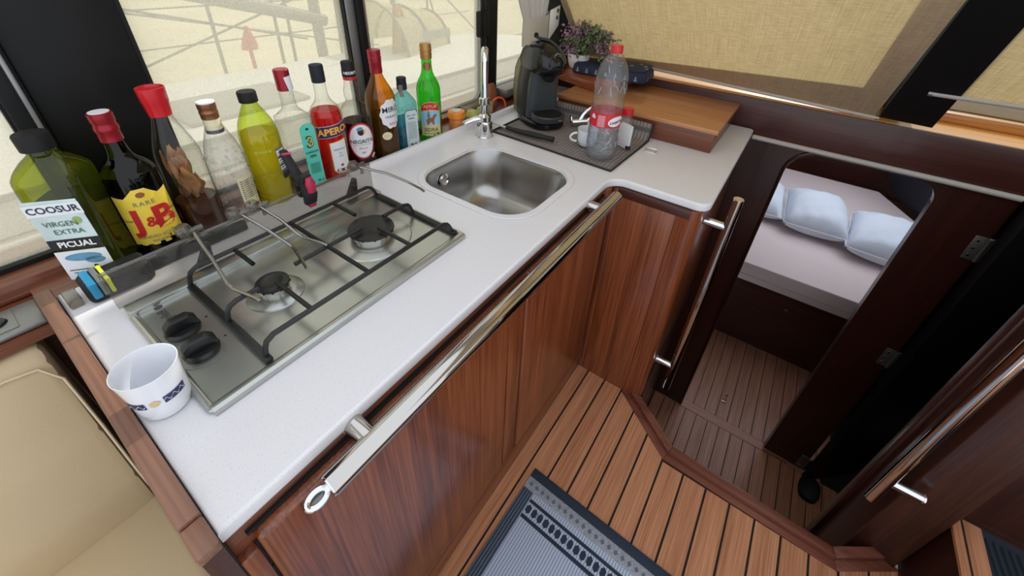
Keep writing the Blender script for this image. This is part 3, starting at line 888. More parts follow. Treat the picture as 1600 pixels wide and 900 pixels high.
sk = thing('sink', 'brushed stainless steel sink basin set in the worktop', 'sink', (0.815, 0.60, Zc - 0.18))
b = bmesh.new()
levels = [(0.0, 0.0, 0.085), (0.006, -0.012, 0.083), (0.016, -0.10, 0.082), (0.024, -0.135, 0.080), (0.045, -0.152, 0.074), (0.09, -0.158, 0.05), (0.135, -0.160, 0.018)]
rings = []
for ins, dz, rr in levels:
    rings.append([b.verts.new((p[0], p[1], Zc - 0.004 + dz)) for p in rrect(SX0 + ins, SX1 - ins, SY0 + ins, SY1 - ins, rr if ins < 0.12 else 0.017, 10)])
for r0, r1 in zip(rings, rings[1:]):
    for i in range(len(r0)):
        j = (i + 1) % len(r0); b.faces.new((r0[i], r0[j], r1[j], r1[i]))
b.faces.new(rings[-1])
for f in b.faces: f.normal_flip()
mk('basin', b, 'steel_sink', sk, sharp=60, recalc=False)
lathe('drain', [(0.034, 0), (0.034, 0.003), (0.028, 0.004), (0.024, 0.001), (0.004, 0.0015)], (0.815, 0.60, Zc - 0.165), 'chrome', sk, 28)
b = lathe_bm([(0.019, 0), (0.019, 0.003), (0.014, 0.005), (0.010, 0.002)], 0, 0, 0, 24)
bmesh.ops.rotate(b, verts=b.verts, cent=(0, 0, 0), matrix=Matrix.Rotation(math.radians(84), 3, 'X'))
bmesh.ops.translate(b, verts=b.verts, vec=(0.77, SY1 - 0.0125, Zc - 0.045))
mk('overflow', b, 'chrome', sk)

# cabinets under the worktop
YF = 0.345
gc = thing('galley_cabinet', 'mahogany galley base cabinet below the hob and sink', 'cabinet', (0.5, 0.6, 0.0))
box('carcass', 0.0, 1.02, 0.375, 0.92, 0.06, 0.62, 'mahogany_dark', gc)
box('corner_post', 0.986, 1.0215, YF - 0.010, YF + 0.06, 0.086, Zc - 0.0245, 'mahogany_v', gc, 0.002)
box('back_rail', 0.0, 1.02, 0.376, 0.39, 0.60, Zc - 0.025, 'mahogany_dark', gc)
box('top_rail', -0.018, 1.02, YF + 0.004, YF + 0.03, 0.752, Zc - 0.0245, 'mahogany_h', gc, 0.002)
box('plinth', -0.018, 1.02, 0.333, 0.36, 0.0005, 0.085, 'mahogany_h', gc, 0.002)
box('left_stile', -0.018, 0.002, YF - 0.008, YF + 0.03, 0.086, 0.752, 'mahogany_v', gc, 0.002)
box('centre_stile', 0.515, 0.572, YF - 0.010, YF + 0.03, 0.086, 0.752, 'mahogany_v', gc, 0.003)
def cab_door(x0, x1, z0, z1, s0=True):
    d = box('door', x0, x1, YF - 0.013, YF + 0.02, z0, z1, 'mahogany_v', gc, 0.006, 3)
    return d
d1 = cab_door(0.005, 0.510, 0.090, 0.776)
box('frame_stile', 0.010, 0.062, YF - 0.0142, YF - 0.010, 0.10, 0.770, 'mahogany_v', d1, 0.001)
d2 = cab_door(0.578, 0.985, 0.090, 0.776)
box('door_shadow_gap', 0.571, 0.579, YF + 0.004, YF + 0.02, 0.086, 0.752, 'black_matte', gc)
box('rail_groove', 0.0, 1.0, YF - 0.001, YF + 0.006, 0.777, 0.783, 'black_matte', gc)

ep = thing('end_panel', 'brown wooden end panel and fiddle at the left edge of the worktop', 'panel', (-0.03, 0.64, 0.0))
box('panel_board', -0.040, -0.0195, 0.335, 0.945, 0.0, Zc - 0.006, 'mahogany_y', ep)
box('fiddle_rail', -0.041, -0.0192, 0.376, 0.945, Zc - 0.006, Zc + 0.009, 'fiddle_wood', ep, 0.003)
box('fiddle_end', -0.041, -0.0192, 0.333, 0.375, Zc - 0.010, Zc + 0.006, 'fiddle_wood', ep, 0.003)

cc = thing('corner_cabinet', 'mahogany corner cabinet under the short leg of the worktop', 'cabinet', (1.35, 0.2, 0.0))
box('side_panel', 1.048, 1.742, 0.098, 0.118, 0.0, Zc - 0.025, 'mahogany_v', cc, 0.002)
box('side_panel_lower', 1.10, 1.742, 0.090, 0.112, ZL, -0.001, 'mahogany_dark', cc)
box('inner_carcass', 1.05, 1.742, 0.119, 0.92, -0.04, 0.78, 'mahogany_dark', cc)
box('front_panel', 1.0205, 1.046, 0.150, 0.3345, -0.04, Zc - 0.025, 'mahogany_v', cc, 0.0015)
box('inner_stile', 1.019, 1.046, 0.318, 0.332, 0.0, Zc - 0.025, 'mahogany_v', cc, 0.002)
prism('corner_stile', [(1.020, 0.149), (1.020, 0.118)] + arc(1.046, 0.116, 0.026, 180, 270, 6) + [(1.075, 0.090), (1.075, 0.097), (1.047, 0.097), (1.047, 0.149)], 0.0, Zc - 0.025, 'mahogany_v', cc)
box('top_rail', 1.0195, 1.046, 0.116, 0.3345, Zc - 0.05, Zc - 0.0245, 'mahogany_y', cc, 0.001)

# long stainless rail along the worktop
hr = thing('towel_rail', 'long polished steel rail along the front of the worktop', 'rail', (0.52, 0.305, 0.80))
YR, ZR = 0.303, 0.800
tube('rail_tube', [(0.082, YR, ZR), (0.966, YR, ZR)], 0.0160, 'chrome_warm', hr, 28)
tube('tube_end_cap', [(0.9655, YR, ZR), (0.968, YR, ZR)], 0.0150, 'chrome', hr, 28)
tube('tube_end_cap', [(0.0800, YR, ZR), (0.0825, YR, ZR)], 0.0150, 'chrome', hr, 28)
for xx in (0.148, 0.878):
    tube('rail_post', [(xx, YR + 0.004, ZR), (xx, YF + 0.006, ZR - 0.001)], 0.0145, 'chrome_warm', hr, 24)
    tube('post_flange', [(xx, YF + 0.001, ZR), (xx, YF + 0.0045, ZR)], 0.0155, 'chrome_warm', hr, 24)
ringp = [(0.066 + 0.0125 * math.cos(a), YR + 0.0065 * math.sin(a), ZR + 0.0035 * math.sin(a)) for a in [2 * PI * k / 24 for k in range(24)]]
mk('eye_ring', tube_bm(ringp, 0.0040, 8, closed=True), 'chrome', hr)
mk('eye_plate', loft_bm([(-0.0012, 0, 0, 0.0115, 0.0062, 2), (0.0012, 0, 0, 0.0115, 0.0062, 2)], 20) if False else prism_bm([(0.066 + 0.012 * math.cos(a), YR + 0.0062 * math.sin(a)) for a in [2 * PI * k / 20 for k in range(20)]], ZR - 0.003, ZR - 0.0005), 'hinge_dark', hr)
tube('eye_neck', [(0.076, YR, ZR), (0.083, YR, ZR)], [0.005, 0.008], 'chrome', hr, 12)

def grab_bar(label, x, y, z0, z1, posts, yw, r=0.0135):
    t = thing('grab_bar', label, 'grab bar', (x, y, z0), group='upright grab bars of the companionway')
    tube('bar_tube', [(x, y, z0), (x, y, z1)], r, 'chrome_warm', t, 24)
    tube('tube_end_cap', [(x, y, z1 - 0.0005), (x, y, z1 + 0.0015)], r * 0.96, 'chrome', t, 24)
    for zz in posts:
        tube('bar_post', [(x, y, zz), (x, yw, zz)], r * 0.85, 'chrome', t, 20)
        s = 1 if yw > y else -1
        tube('post_flange', [(x, yw - 0.001 * s, zz), (x, yw - 0.004 * s, zz)], r * 1.0, 'chrome', t, 20)
grab_bar('upright steel grab bar on the corner cabinet by the doorway', 1.115, 0.026, 0.02, 0.826, (0.735, 0.135), 0.0895)
grab_bar('upright steel grab bar on the dark starboard partition', 0.955, -0.503, 0.215, 1.10, (0.30, 0.98), -0.572)

# wooden box on the short leg of the worktop
wb = thing('wooden_box', 'low wooden box with a glossy lid at the back of the worktop', 'box', (1.56, 0.36, Zc))
box('box_body', 1.385, 1.741, 0.160, 0.735, Zc, Zc + 0.066, 'box_side', wb, 0.002)
box('box_lid', 1.375, 1.742, 0.152, 0.735, Zc + 0.066, Zc + 0.082, 'box_wood', wb, 0.003)
cs = tag(prism('corner_shelf', [(1.475, 0.600), (1.715, 0.562), (1.741, 0.562), (1.741, 0.99), (1.585, 0.99), (1.555, 0.84)], Zc + 0.0825, Zc + 0.118, 'shelf_red', None, 0.006), 'reddish corner shelf carrying the plant and the navy pouch', 'shelf')
# small chrome pull on the worktop
cp = thing('hatch_pull', 'tiny chrome lift ring on the white worktop', 'ring pull', (1.275, 0.316, Zc))
tube('pull_loop', [(1.262, 0.333, Zc + 0.004), (1.275, 0.333, Zc + 0.010), (1.275, 0.300, Zc + 0.010), (1.262, 0.300, Zc + 0.004)], 0.0028, 'chrome', cp, 8)
box('pull_plate', 1.262, 1.276, 0.300, 0.333, Zc, Zc + 0.002, 'white_gloss', cp, 0.0008)

# ------------------------------------------------------------------ hob
hb = thing('gas_hob', 'stainless steel two burner gas hob let into the worktop', 'hob', (0.29, 0.63, Zc))
HX0, HX1, HY0, HY1 = 0.036, 0.549, 0.484, 0.777
ZH = Zc + 0.008
mkm('hob_plate', slab_mesh([rrect(HX0, HX1, HY0, HY1, 0.014, 6)], Zc, ZH, 0.0035), 'steel_plate', hb)
b = bmesh.new()
fr_p = [(0.0, 0.0), (0.001, 0.007), (0.005, 0.0105), (0.010, 0.011), (0.0155, 0.008), (0.0175, 0.003)]
for x in (HX0 + 0.004, HX1 - 0.002):
    pass
vs = [[b.verts.new((x, HY0 - 0.002 + p[0], ZH - 0.006 + p[1])) for p in fr_p] for x in (HX0 + 0.006, HX1 - 0.004)]
for i in range(len(fr_p) - 1): b.faces.new((vs[0][i], vs[1][i], vs[1][i + 1], vs[0][i + 1]))
b.faces.new(vs[0]); b.faces.new(vs[1][::-1])
mk('front_rim', b, 'steel_plate', hb)
tube('side_rim', [(HX0 + 0.007, HY0 + 0.008, ZH - 0.001), (HX0 + 0.007, HY1 - 0.004, ZH - 0.001)], 0.0055, 'steel_plate', hb, 12)
tube('side_rim', [(HX1 - 0.006, HY0 + 0.008, ZH - 0.001), (HX1 - 0.006, HY1 - 0.004, ZH - 0.001)], 0.0055, 'steel_plate', hb, 12)
box('hinge_channel', HX0 + 0.002, HX1 - 0.002, HY1 - 0.020, HY1 + 0.010, ZH - 0.003, ZH + 0.010, 'steel_plate', hb, 0.003)
def burner(cx, cy, r):
    t = mk('burner', lathe_bm([(r * 1.75, -0.001), (r * 1.7, 0.002), (r * 1.35, 0.005), (r * 1.05, 0.006), (r * 0.7, 0.006)], cx, cy, ZH, 40), 'steel_plate', hb)
    lathe('burner_ring', [(r * 0.86, 0.006), (r * 0.86, 0.013), (r * 0.95, 0.014), (r * 0.97, 0.021), (r * 0.90, 0.022)], (cx, cy, ZH), 'chrome_warm', t, 40)
    b = lathe_bm([(r * 0.98, 0.022), (r * 1.0, 0.024), (r * 0.98, 0.027), (r * 0.66, 0.0285), (r * 0.62, 0.0278), (r * 0.05, 0.0278)], cx, cy, ZH, 40)
    for k in range(12):
        a = 2 * PI * k / 12
        box_bm(cx + r * 0.95 * math.cos(a) - 0.002, cx + r * 0.95 * math.cos(a) + 0.002, cy + r * 0.95 * math.sin(a) - 0.002, cy + r * 0.95 * math.sin(a) + 0.002, ZH + 0.020, ZH + 0.0235, 0, bm=b)
    mk('burner_cap', b, 'black_enamel', t)
burner(0.418, 0.632, 0.047)
burner(0.208, 0.632, 0.027)
# pan support
ps = thing('pan_support', 'black wire pan support over the two burners', 'pan support', (0.33, 0.63, ZH))
ZG = ZH + 0.037
for xx in (0.126, 0.533):
    box('frame_bar', xx - 0.006, xx + 0.006, 0.500, 0.765, ZH + 0.001, ZH + 0.008, 'black_enamel', ps, 0.0015)
def wire(pts): return mk('wire', tube_bm(pts, 0.0042, 8), 'black_enamel', ps)
for yy in (0.510, 0.758):
    wire([(0.126, yy, ZH + 0.006), (0.130, yy, ZG - 0.014), (0.134, yy, ZG - 0.006), (0.146, yy, ZG), (0.30, yy, ZG), (0.508, yy, ZG), (0.518, yy, ZG - 0.005), (0.524, yy, ZG - 0.012), (0.533, yy, ZH + 0.006)])
wire([(0.318, 0.510, ZG), (0.318, 0.758, ZG)])
wire([(0.208, 0.510, ZG - 0.001), (0.208, 0.612, ZG - 0.001)])
wire([(0.208, 0.758, ZG - 0.001), (0.208, 0.690, ZG - 0.001)])
wire([(0.418, 0.510, ZG - 0.001), (0.418, 0.606, ZG - 0.001)])
wire([(0.418, 0.758, ZG - 0.001), (0.418, 0.682, ZG - 0.001)])
wire([(0.318, 0.632, ZG - 0.001), (0.396, 0.632, ZG - 0.001)])
wire([(0.318, 0.632, ZG - 0.001), (0.252, 0.632, ZG - 0.001)])
wire([(0.126, 0.622, ZH + 0.006), (0.130, 0.622, ZG - 0.012), (0.136, 0.622, ZG - 0.005), (0.148, 0.622, ZG - 0.001), (0.182, 0.622, ZG - 0.001)])
wire([(0.533, 0.632, ZH + 0.006), (0.526, 0.632, ZG - 0.012), (0.520, 0.632, ZG - 0.005), (0.508, 0.632, ZG - 0.001), (0.452, 0.632, ZG - 0.001)])
# knobs
for (kx, ky) in ((0.077, 0.664), (0.077, 0.600)):
    k = mk('control_knob', lathe_bm([(0.024, 0.0), (0.024, 0.005), (0.021, 0.009), (0.010, 0.009)], kx, ky, ZH, 28), 'black_enamel', hb)
    bm = bmesh.new()
    pr = [(-0.0225, 0.006), (-0.0215, 0.020), (-0.012, 0.029), (0.012, 0.029), (0.0215, 0.020), (0.0225, 0.006)]
    prism_bm([(kx + p[0], ZH + p[1]) for p in pr], ky - 0.0085, ky + 0.0085, 0.003, 'Y', bm)
    bmesh.ops.rotate(bm, verts=bm.verts, cent=(kx, ky, ZH), matrix=Matrix.Rotation(math.radians(-4), 3, 'Z'))
    mk('knob_grip', bm, 'black_enamel', k)
    arcp = oval(0.033, 0.033, 28)
    lvl = [(kx + 0.033 * math.cos(a), ky + 0.033 * math.sin(a), ZH + 0.0004) for a in [math.radians(200 + 110 * q / 10) for q in range(11)]]
    mk('dial_mark', tube_bm(lvl, 0.0006, 4), 'ink_grey', k)
    mk('dial_dot', lathe_bm([(0.0018, 0), (0.0018, 0.0006)], kx + 0.034, ky + 0.004, ZH, 10), 'ink', k)
decal('brand_mark', [moved(text2d('Baley', 0.017, 0.02), 0.0, -0.012), moved(patch2d(oval(0.005, 0.006), 1), -0.029, -0.012)],
      lambda u, v: (0.066 - v * 1.0 - 0.005, 0.722 - u, ZH + 0.0006), 'hinge_ink', hb, local=False)
# upright acrylic splash guard
sg = thing('splash_guard', 'clear acrylic splash guard standing along the back of the hob', 'splash guard', (0.29, 0.78, ZH))
box('acrylic_sheet', 0.033, 0.541, 0.7785, 0.7835, ZH + 0.0105, Zc + 0.088, 'acrylic', sg, 0.001)
tube('top_edge', [(0.033, 0.781, Zc + 0.0885), (0.541, 0.781, Zc + 0.0885)], 0.0032, 'knob_acrylic', sg, 8)
for xx in (0.150, 0.470):
    prism('side_bracket', [(xx, Zc + 0.02), (xx + 0.030, Zc + 0.02), (xx + 0.034, Zc + 0.062), (xx + 0.027, Zc + 0.064)], 0.784, 0.796, 'charcoal', sg, 0.002, 'Y')
# pot holder rods clipped on the guard
def potrod(label, p0, p1, p2, p3):
    t = thing('pot_clamp', label, 'pot clamp', p0, group='wire pot clamps on the splash guard')
    lathe('clear_knob', [(0.004, -0.012), (0.009, -0.010), (0.0125, -0.004), (0.0125, 0.004), (0.009, 0.010), (0.004, 0.012)], (p0[0] - 0.010, 0.787, p0[2] + 0.004), 'knob_acrylic', t, 20)
    tube('clip', [(p0[0] - 0.012, 0.781, p0[2] + 0.002), (p0[0] + 0.016, 0.781, p0[2] + 0.002)], 0.0055, 'knob_acrylic', t, 12)
    tube('clip_plate', [(p0[0] + 0.004, 0.777, p0[2]), (p0[0] + 0.004, 0.7765, p0[2] - 0.018)], 0.004, 'knob_acrylic', t, 8)
    pq = [Vector(p) for p in (p0, p1, p2, p3)]
    pq = [pq[0], pq[1], pq[2] * 0.85 + pq[1] * 0.15, pq[2] * 0.9 + pq[3] * 0.1, pq[3] * 0.8 + pq[2] * 0.2 + Vector((0, 0, 0.002)), pq[3]]
    tube('rod', pq, 0.0031, 'steel_rod', t, 8)
potrod('wire pot clamp nearest the red capped bottle, reaching to the small burner', (0.166, 0.779, 0.922), (0.160, 0.71, 0.897), (0.153, 0.650, 0.873), (0.167, 0.584, 0.872))
potrod('second wire pot clamp from the left, ending in a hook', (0.246, 0.779, 0.916), (0.262, 0.72, 0.895), (0.273, 0.667, 0.874), (0.256, 0.598, 0.871))
potrod('third wire pot clamp, below the yellow oil bottle', (0.281, 0.779, 0.916), (0.292, 0.73, 0.899), (0.299, 0.687, 0.876), (0.316, 0.627, 0.872))
potrod('wire pot clamp at the right, reaching towards the sink', (0.512, 0.779, 0.914), (0.556, 0.735, 0.893), (0.583, 0.691, 0.872), (0.576, 0.635, 0.871))

# black and red spring clamp on the guard
cl = thing('spring_clamp', 'black spring clamp with red pads gripping the splash guard', 'clamp', (0.375, 0.781, Zc + 0.07))
def arm(pts, w0, th, mat, name, parent):
    bm = bmesh.new()
    rings = []
    for (yy, zz, hw) in pts:
        rings.append([bm.verts.new((cxx, yy + dy, zz + dz)) for cxx, dy, dz in ((CX - hw, -th, 0), (CX + hw, -th, 0), (CX + hw, th, 0), (CX - hw, th, 0))])
    for r0, r1 in zip(rings, rings[1:]):
        for i in range(4): bm.faces.new((r0[i], r0[(i + 1) % 4], r1[(i + 1) % 4], r1[i]))
    bm.faces.new(rings[0][::-1]); bm.faces.new(rings[-1])
    bmesh.ops.recalc_face_normals(bm, faces=bm.faces)
    bmesh.ops.bevel(bm, geom=list(bm.edges), offset=0.0025, segments=2, affect='EDGES', profile=0.5)
    return mk(name, bm, mat, parent)
CX = 0.376
a1 = arm([(0.772, Zc + 0.060, 0.012), (0.764, Zc + 0.085, 0.014), (0.772, Zc + 0.112, 0.012), (0.766, Zc + 0.130, 0.010)], 0, 0.007, 'black_rubber', 'jaw_arm', cl)
a2 = arm([(0.794, Zc + 0.070, 0.010), (0.800, Zc + 0.092, 0.011), (0.796, Zc + 0.115, 0.010), (0.822, Zc + 0.150, 0.009), (0.832, Zc + 0.166, 0.007)], 0, 0.006, 'black_rubber', 'jaw_arm', cl)
tube('pivot', [(CX - 0.014, 0.784, Zc + 0.113), (CX + 0.014, 0.784, Zc + 0.113)], 0.010, 'black_rubber', cl, 16)
mk('red_pad', loft_bm([(Zc + 0.092, CX + 0.002, 0.7575, 0.009, 0.006, 2), (Zc + 0.112, CX + 0.002, 0.7575, 0.011, 0.008, 2), (Zc + 0.126, CX + 0.002, 0.759, 0.006, 0.006, 2)], 16), 'dark_pink', a1)
box('red_jaw_pad', CX - 0.006, CX + 0.010, 0.7655, 0.7775, Zc + 0.052, Zc + 0.062, 'dark_pink', a1, 0.002)
tube('red_rivet', [(CX - 0.0075, 0.826, Zc + 0.160), (CX + 0.0085, 0.818, Zc + 0.160)], 0.003, 'dark_pink', a2, 8)

# mug
mg = thing('mug', 'white mug with a navy and gold band near the left end of the worktop', 'mug', (0.0135, 0.553, Zc + 0.0005), math.radians(-12))
mg.scale = (0.80, 0.80, 0.86)
mk('mug_body', lathe_bm([(0.028, 0.0), (0.031, 0.001), (0.0345, 0.006), (0.0375, 0.02), (0.0395, 0.05), (0.0435, 0.090), (0.0438, 0.0915), (0.0425, 0.0915), (0.0415, 0.089), (0.0375, 0.05), (0.0350, 0.02), (0.030, 0.006), (0.002, 0.005)], 0, 0, 0, 48), 'white_gloss', mg, True, sharp=50)
def mugfn(u, v):
    r = 0.0398 + (v - 0.05) * 0.1 + 0.0007
    a = math.radians(-100) + u / 0.04
    return (r * math.cos(a), r * math.sin(a), v)
for u0, u1 in ((-0.046, -0.012), (0.012, 0.046)):
    bd = decal('navy_band', [patch2d(dense([(u0, 0.039), (u1, 0.039), (u1, 0.053), (u0, 0.053)], 8), 4, (u0 + u1) / 2, 0.046)], mugfn, 'navy_label', mg)
    items = []
    for q in range(3):
        cu = u0 + (u1 - u0) * (q + 0.5) / 3
        cur = [(cu - 0.005 + 0.010 * i / 12, 0.046 + 0.0035 * math.sin(2 * PI * i / 12)) for i in range(13)]
        vs = []; fs = []
        for i, (uu, vv) in enumerate(cur):
            vs += [(uu, vv - 0.0007), (uu, vv + 0.0007)]
            if i: fs.append((2 * i - 2, 2 * i, 2 * i + 1, 2 * i - 1))
        items.append((vs, fs))
    decal('band_scroll', items, lambda u, v: tuple(Vector(mugfn(u, v)) * 1.0 + Vector((math.cos(math.radians(-100) + u / 0.04), math.sin(math.radians(-100) + u / 0.04), 0)) * 0.0004), 'ink_white', bd)
decal('gold_emblem', [patch2d([(0.007 * math.cos(a) * (1 + 0.12 * math.cos(5 * a)), 0.046 + 0.0065 * math.sin(a)) for a in [2 * PI * i / 30 for i in range(30)]], 3, 0, 0.046)], mugfn, 'gold_print', mg)

# tap
tp = thing('tap', 'chrome galley tap with tall spout behind the sink', 'tap', (1.022, 0.807, Zc))
lathe('tap_base', [(0.0285, 0), (0.0285, 0.004), (0.026, 0.007), (0.0255, 0.050), (0.024, 0.056), (0.012, 0.060)], (1.022, 0.807, Zc), 'chrome', tp, 32)
lathe('tap_neck', [(0.021, 0.058), (0.021, 0.072), (0.012, 0.080)], (1.022, 0.807, Zc), 'chrome', tp, 28)
tube('lever', smooth_path([(1.022, 0.800, Zc + 0.064), (1.000, 0.822, Zc + 0.062), (0.982, 0.842, Zc + 0.052), (0.972, 0.856, Zc + 0.043)], 4), [0.010] * 4 + [0.011] * 4 + [0.011] * 4 + [0.008], 'chrome', tp, 14)
tube('spout', smooth_path([(1.022, 0.810, Zc + 0.075), (1.026, 0.812, Zc + 0.15), (1.030, 0.815, Zc + 0.22), (1.034, 0.818, Zc + 0.258), (1.052, 0.832, Zc + 0.270), (1.075, 0.850, Zc + 0.258)], 6), 0.0115, 'chrome', tp, 20)
lathe('spout_collar', [(0.013, 0), (0.0165, 0.003), (0.0165, 0.022), (0.013, 0.025)], (1.0245, 0.8112, Zc + 0.108), 'chrome', tp, 24)
# ------------------------------------------------------------------ bottles on the shelf by the window
ZS = 0.8105
def interp(prof, z):
    for a, c in zip(prof, prof[1:]):
        if a[1] <= z <= c[1] and c[1] > a[1]:
            t = (z - a[1]) / (c[1] - a[1]); return a[0] + (c[0] - a[0]) * t, (a[2] if len(a) > 2 else 2.0) + ((c[2] if len(c) > 2 else 2.0) - (a[2] if len(a) > 2 else 2.0)) * t
    q = prof[-1] if z > prof[-1][1] else prof[0]
    return q[0], (q[2] if len(q) > 2 else 2.0)
def smooth_prof(prof, n=4):
    """refine a profile with Catmull-Rom so that shoulders are round"""
    P = [(q[0], q[1], q[2] if len(q) > 2 else 2.0) for q in prof]
    out = []
    for i in range(len(P) - 1):
        a, b_, c, d = P[max(i - 1, 0)], P[i], P[i + 1], P[min(i + 2, len(P) - 1)]
        for k in range(n):
            t = k / n
            v = []
            for j in range(3):
                m0, m1 = (c[j] - a[j]) / 2, (d[j] - b_[j]) / 2
                v.append((2 * t ** 3 - 3 * t * t + 1) * b_[j] + (t ** 3 - 2 * t * t + t) * m0 + (-2 * t ** 3 + 3 * t * t) * c[j] + (t ** 3 - t * t) * m1)
            lo, hi = min(b_[0], c[0]), max(b_[0], c[0])
            out.append((min(max(v[0], lo), hi), min(max(v[1], min(b_[1], c[1])), max(b_[1], c[1])), max(2.0, v[2])))
    out.append(P[-1])
    return out
class Bottle:
    def __init__(s, name, label, x, y, z, prof, gmat, phi, liquid=None, sx=1.0, sy=1.0, seg=40, group='bottles along the window', cat='bottle', body='glass_body'):
        s.t = thing(name, label, cat, (x, y, z), math.radians(phi + 90), group)
        s.prof = smooth_prof(prof); s.sx, s.sy = sx, sy
        s.body = mk(body, loft_bm([(q[1], 0, 0, q[0] * sx, q[0] * sy, q[2]) for q in s.prof], seg), gmat, s.t, True, sharp=50)
        if liquid:
            lev, lm = liquid
            zs = [q for q in s.prof if q[1] < lev]
            r, p = interp(s.prof, lev)
            secs = [(max(q[1], 0.004), 0, 0, max(q[0] - 0.0035, 0.002) * sx, max(q[0] - 0.0035, 0.002) * sy, q[2]) for q in zs] + [(lev, 0, 0, (r - 0.0035) * sx, (r - 0.0035) * sy, p)]
            mk('liquid', loft_bm(secs, seg), lm, s.t, True, sharp=50)
    def fn(s, off=0.0008, flat=False):
        def f(u, v):
            r, p = interp(s.prof, v)
            if flat: return (u, -(r * s.sy + off), v)
            a = -PI / 2 + u / max(r, 0.01)
            c, sn = math.cos(a), math.sin(a)
            k = (abs(c) ** p + abs(sn) ** p) ** (-1.0 / p)
            return ((r * s.sx * k + off) * c, (r * s.sy * k + off) * sn, v)
        return f
    def cap(s, prof, mat, name='cap', p=2.0):
        return mk(name, loft_bm([(q[1], 0, 0, q[0], q[0], p) for q in prof], 32), mat, s.t, True)
    def label(s, items, mat, parent=None, off=0.0008, flat=False, name='label'):
        return decal(name, items, s.fn(off, flat), mat, parent or s.t)

YB = 0.956
# large olive oil bottle, squarish PET
B = Bottle('olive_oil_bottle', 'big squarish olive oil bottle with dark cap, leftmost by the window', 0.065, YB, ZS,
           [(0.036, 0.0, 5), (0.042, 0.006, 5), (0.0425, 0.02, 5), (0.0415, 0.10, 5), (0.0425, 0.17, 5), (0.0425, 0.204, 4.4), (0.040, 0.218, 3.4), (0.030, 0.233, 2.4), (0.018, 0.244, 2), (0.0165, 0.248, 2), (0.0165, 0.268, 2)], 'olive_pet', -128, (0.165, 'dark_oil'))
B.cap([(0.0185, 0.2515), (0.0215, 0.2525), (0.0218, 0.276), (0.0205, 0.2785), (0.004, 0.279)], 'black_matte')
l = B.label([patch2d(rect(0.036, 0.042, 0, 0.138), 5, 0, 0.138)], 'pale_label', flat=True)
B.label([moved(patch2d(rect(0.0375, 0.011), 3), 0, 0.163, 0.02)], 'white_label', l, 0.0014, True, 'label_banner')
B.label([moved(text2d('COOSUR', 0.0168, 0.02), 0, 0.163, 0.02)], 'ink_navy', l, 0.0020, True, 'lettering')
B.label([moved(text2d('VIRGEN', 0.0135, 0.0), -0.002, 0.135), moved(text2d('EXTRA', 0.0135, 0.0), 0.003, 0.119)], 'ink_green', l, 0.0020, True, 'lettering')
B.label([moved(patch2d(oval(0.006, 0.007, 12), 2), 0.022, 0.140)], 'lime_print', l, 0.0018, True, 'olive_sprig')
B.label([patch2d(rect(0.036, 0.0100, 0, 0.0945), 3, 0, 0.0945)], 'ink', l, 0.0010, True, 'label_band')
B.label([moved(text2d('PICUAL', 0.0155, 0.03), 0.002, 0.0935)], 'ink_white', l, 0.0018, True, 'lettering')
B.label([patch2d(rect(0.036, 0.030, 0, 0.050), 4, 0, 0.050)], 'white_label', l, 0.0010, True, 'label_foot')
B.label([moved(patch2d(oval(0.026, 0.008), 3), 0.0, 0.066), moved(patch2d(oval(0.014, 0.007), 3), 0.014, 0.058)], 'blue_print', l, 0.0018, True, 'olive_picture')
B.label([patch2d(rect(0.030, 0.0008, 0, 0.040), 1, 0, 0.040), patch2d(rect(0.026, 0.0008, 0, 0.034), 1, 0, 0.034), patch2d(oval(0.003, 0.003, 12, 0.010, 0.045), 1, 0.010, 0.045)], 'ink', l, 0.0018, True, 'small_print')

# whisky
B = Bottle('whisky_bottle', 'dark green whisky bottle with yellow label and red foil cap', 0.1535, YB, ZS,
           [(0.034, 0.0), (0.040, 0.004), (0.0412, 0.012), (0.0412, 0.165), (0.0395, 0.180), (0.032, 0.195), (0.0195, 0.208), (0.0160, 0.222), (0.0145, 0.238), (0.0140, 0.258), (0.0140, 0.276)], 'green_glass_dark', -101, (0.17, 'whisky_liquid'))
B.cap([(0.0155, 0.238), (0.0165, 0.239), (0.0163, 0.256), (0.0175, 0.258), (0.0175, 0.264), (0.0163, 0.266), (0.0163, 0.272), (0.0175, 0.274), (0.0175, 0.288), (0.0150, 0.289)], 'red_foil')
B.cap([(0.0145, 0.2892), (0.0145, 0.2902), (0.003, 0.2904)], 'white_label', 'cap_top')
out = dense([(-0.048, 0.036), (0.048, 0.036), (0.048, 0.144), (0.026, 0.140), (0.018, 0.147), (0.009, 0.156), (-0.009, 0.156), (-0.018, 0.147), (-0.026, 0.140), (-0.048, 0.144)], 5)
l = B.label([patch2d(out, 6, 0, 0.09)], 'yellow_label')
B.label([moved(text2d('J', 0.062, 0.035), -0.021, 0.090), moved(text2d('B', 0.062, 0.035), 0.020, 0.090), moved(text2d('&', 0.028, 0.03), -0.001, 0.086)], 'red_print', l, 0.0018, name='lettering')
B.label([moved(text2d('RARE', 0.0125, 0.0, 0, 1.15), 0, 0.126), moved(text2d('BLENDED SCOTCH', 0.0085, 0.0), 0.002, 0.055), moved(text2d('WHISKY', 0.0085, 0.0), 0.002, 0.045)], 'ink_grey', l, 0.0016, name='small_lettering')
B.label([moved(patch2d(oval(0.0065, 0.0055, 16), 2), 0, 0.144)], 'rider_print', l, 0.0016, name='crest')
B.label([moved(text2d('Justerini', 0.009, 0.0, 0.3), -0.034, 0.092), moved(text2d('& Brooks', 0.009, 0.0, 0.3), 0.040, 0.098)], 'ink', l, 0.0013, name='signature')

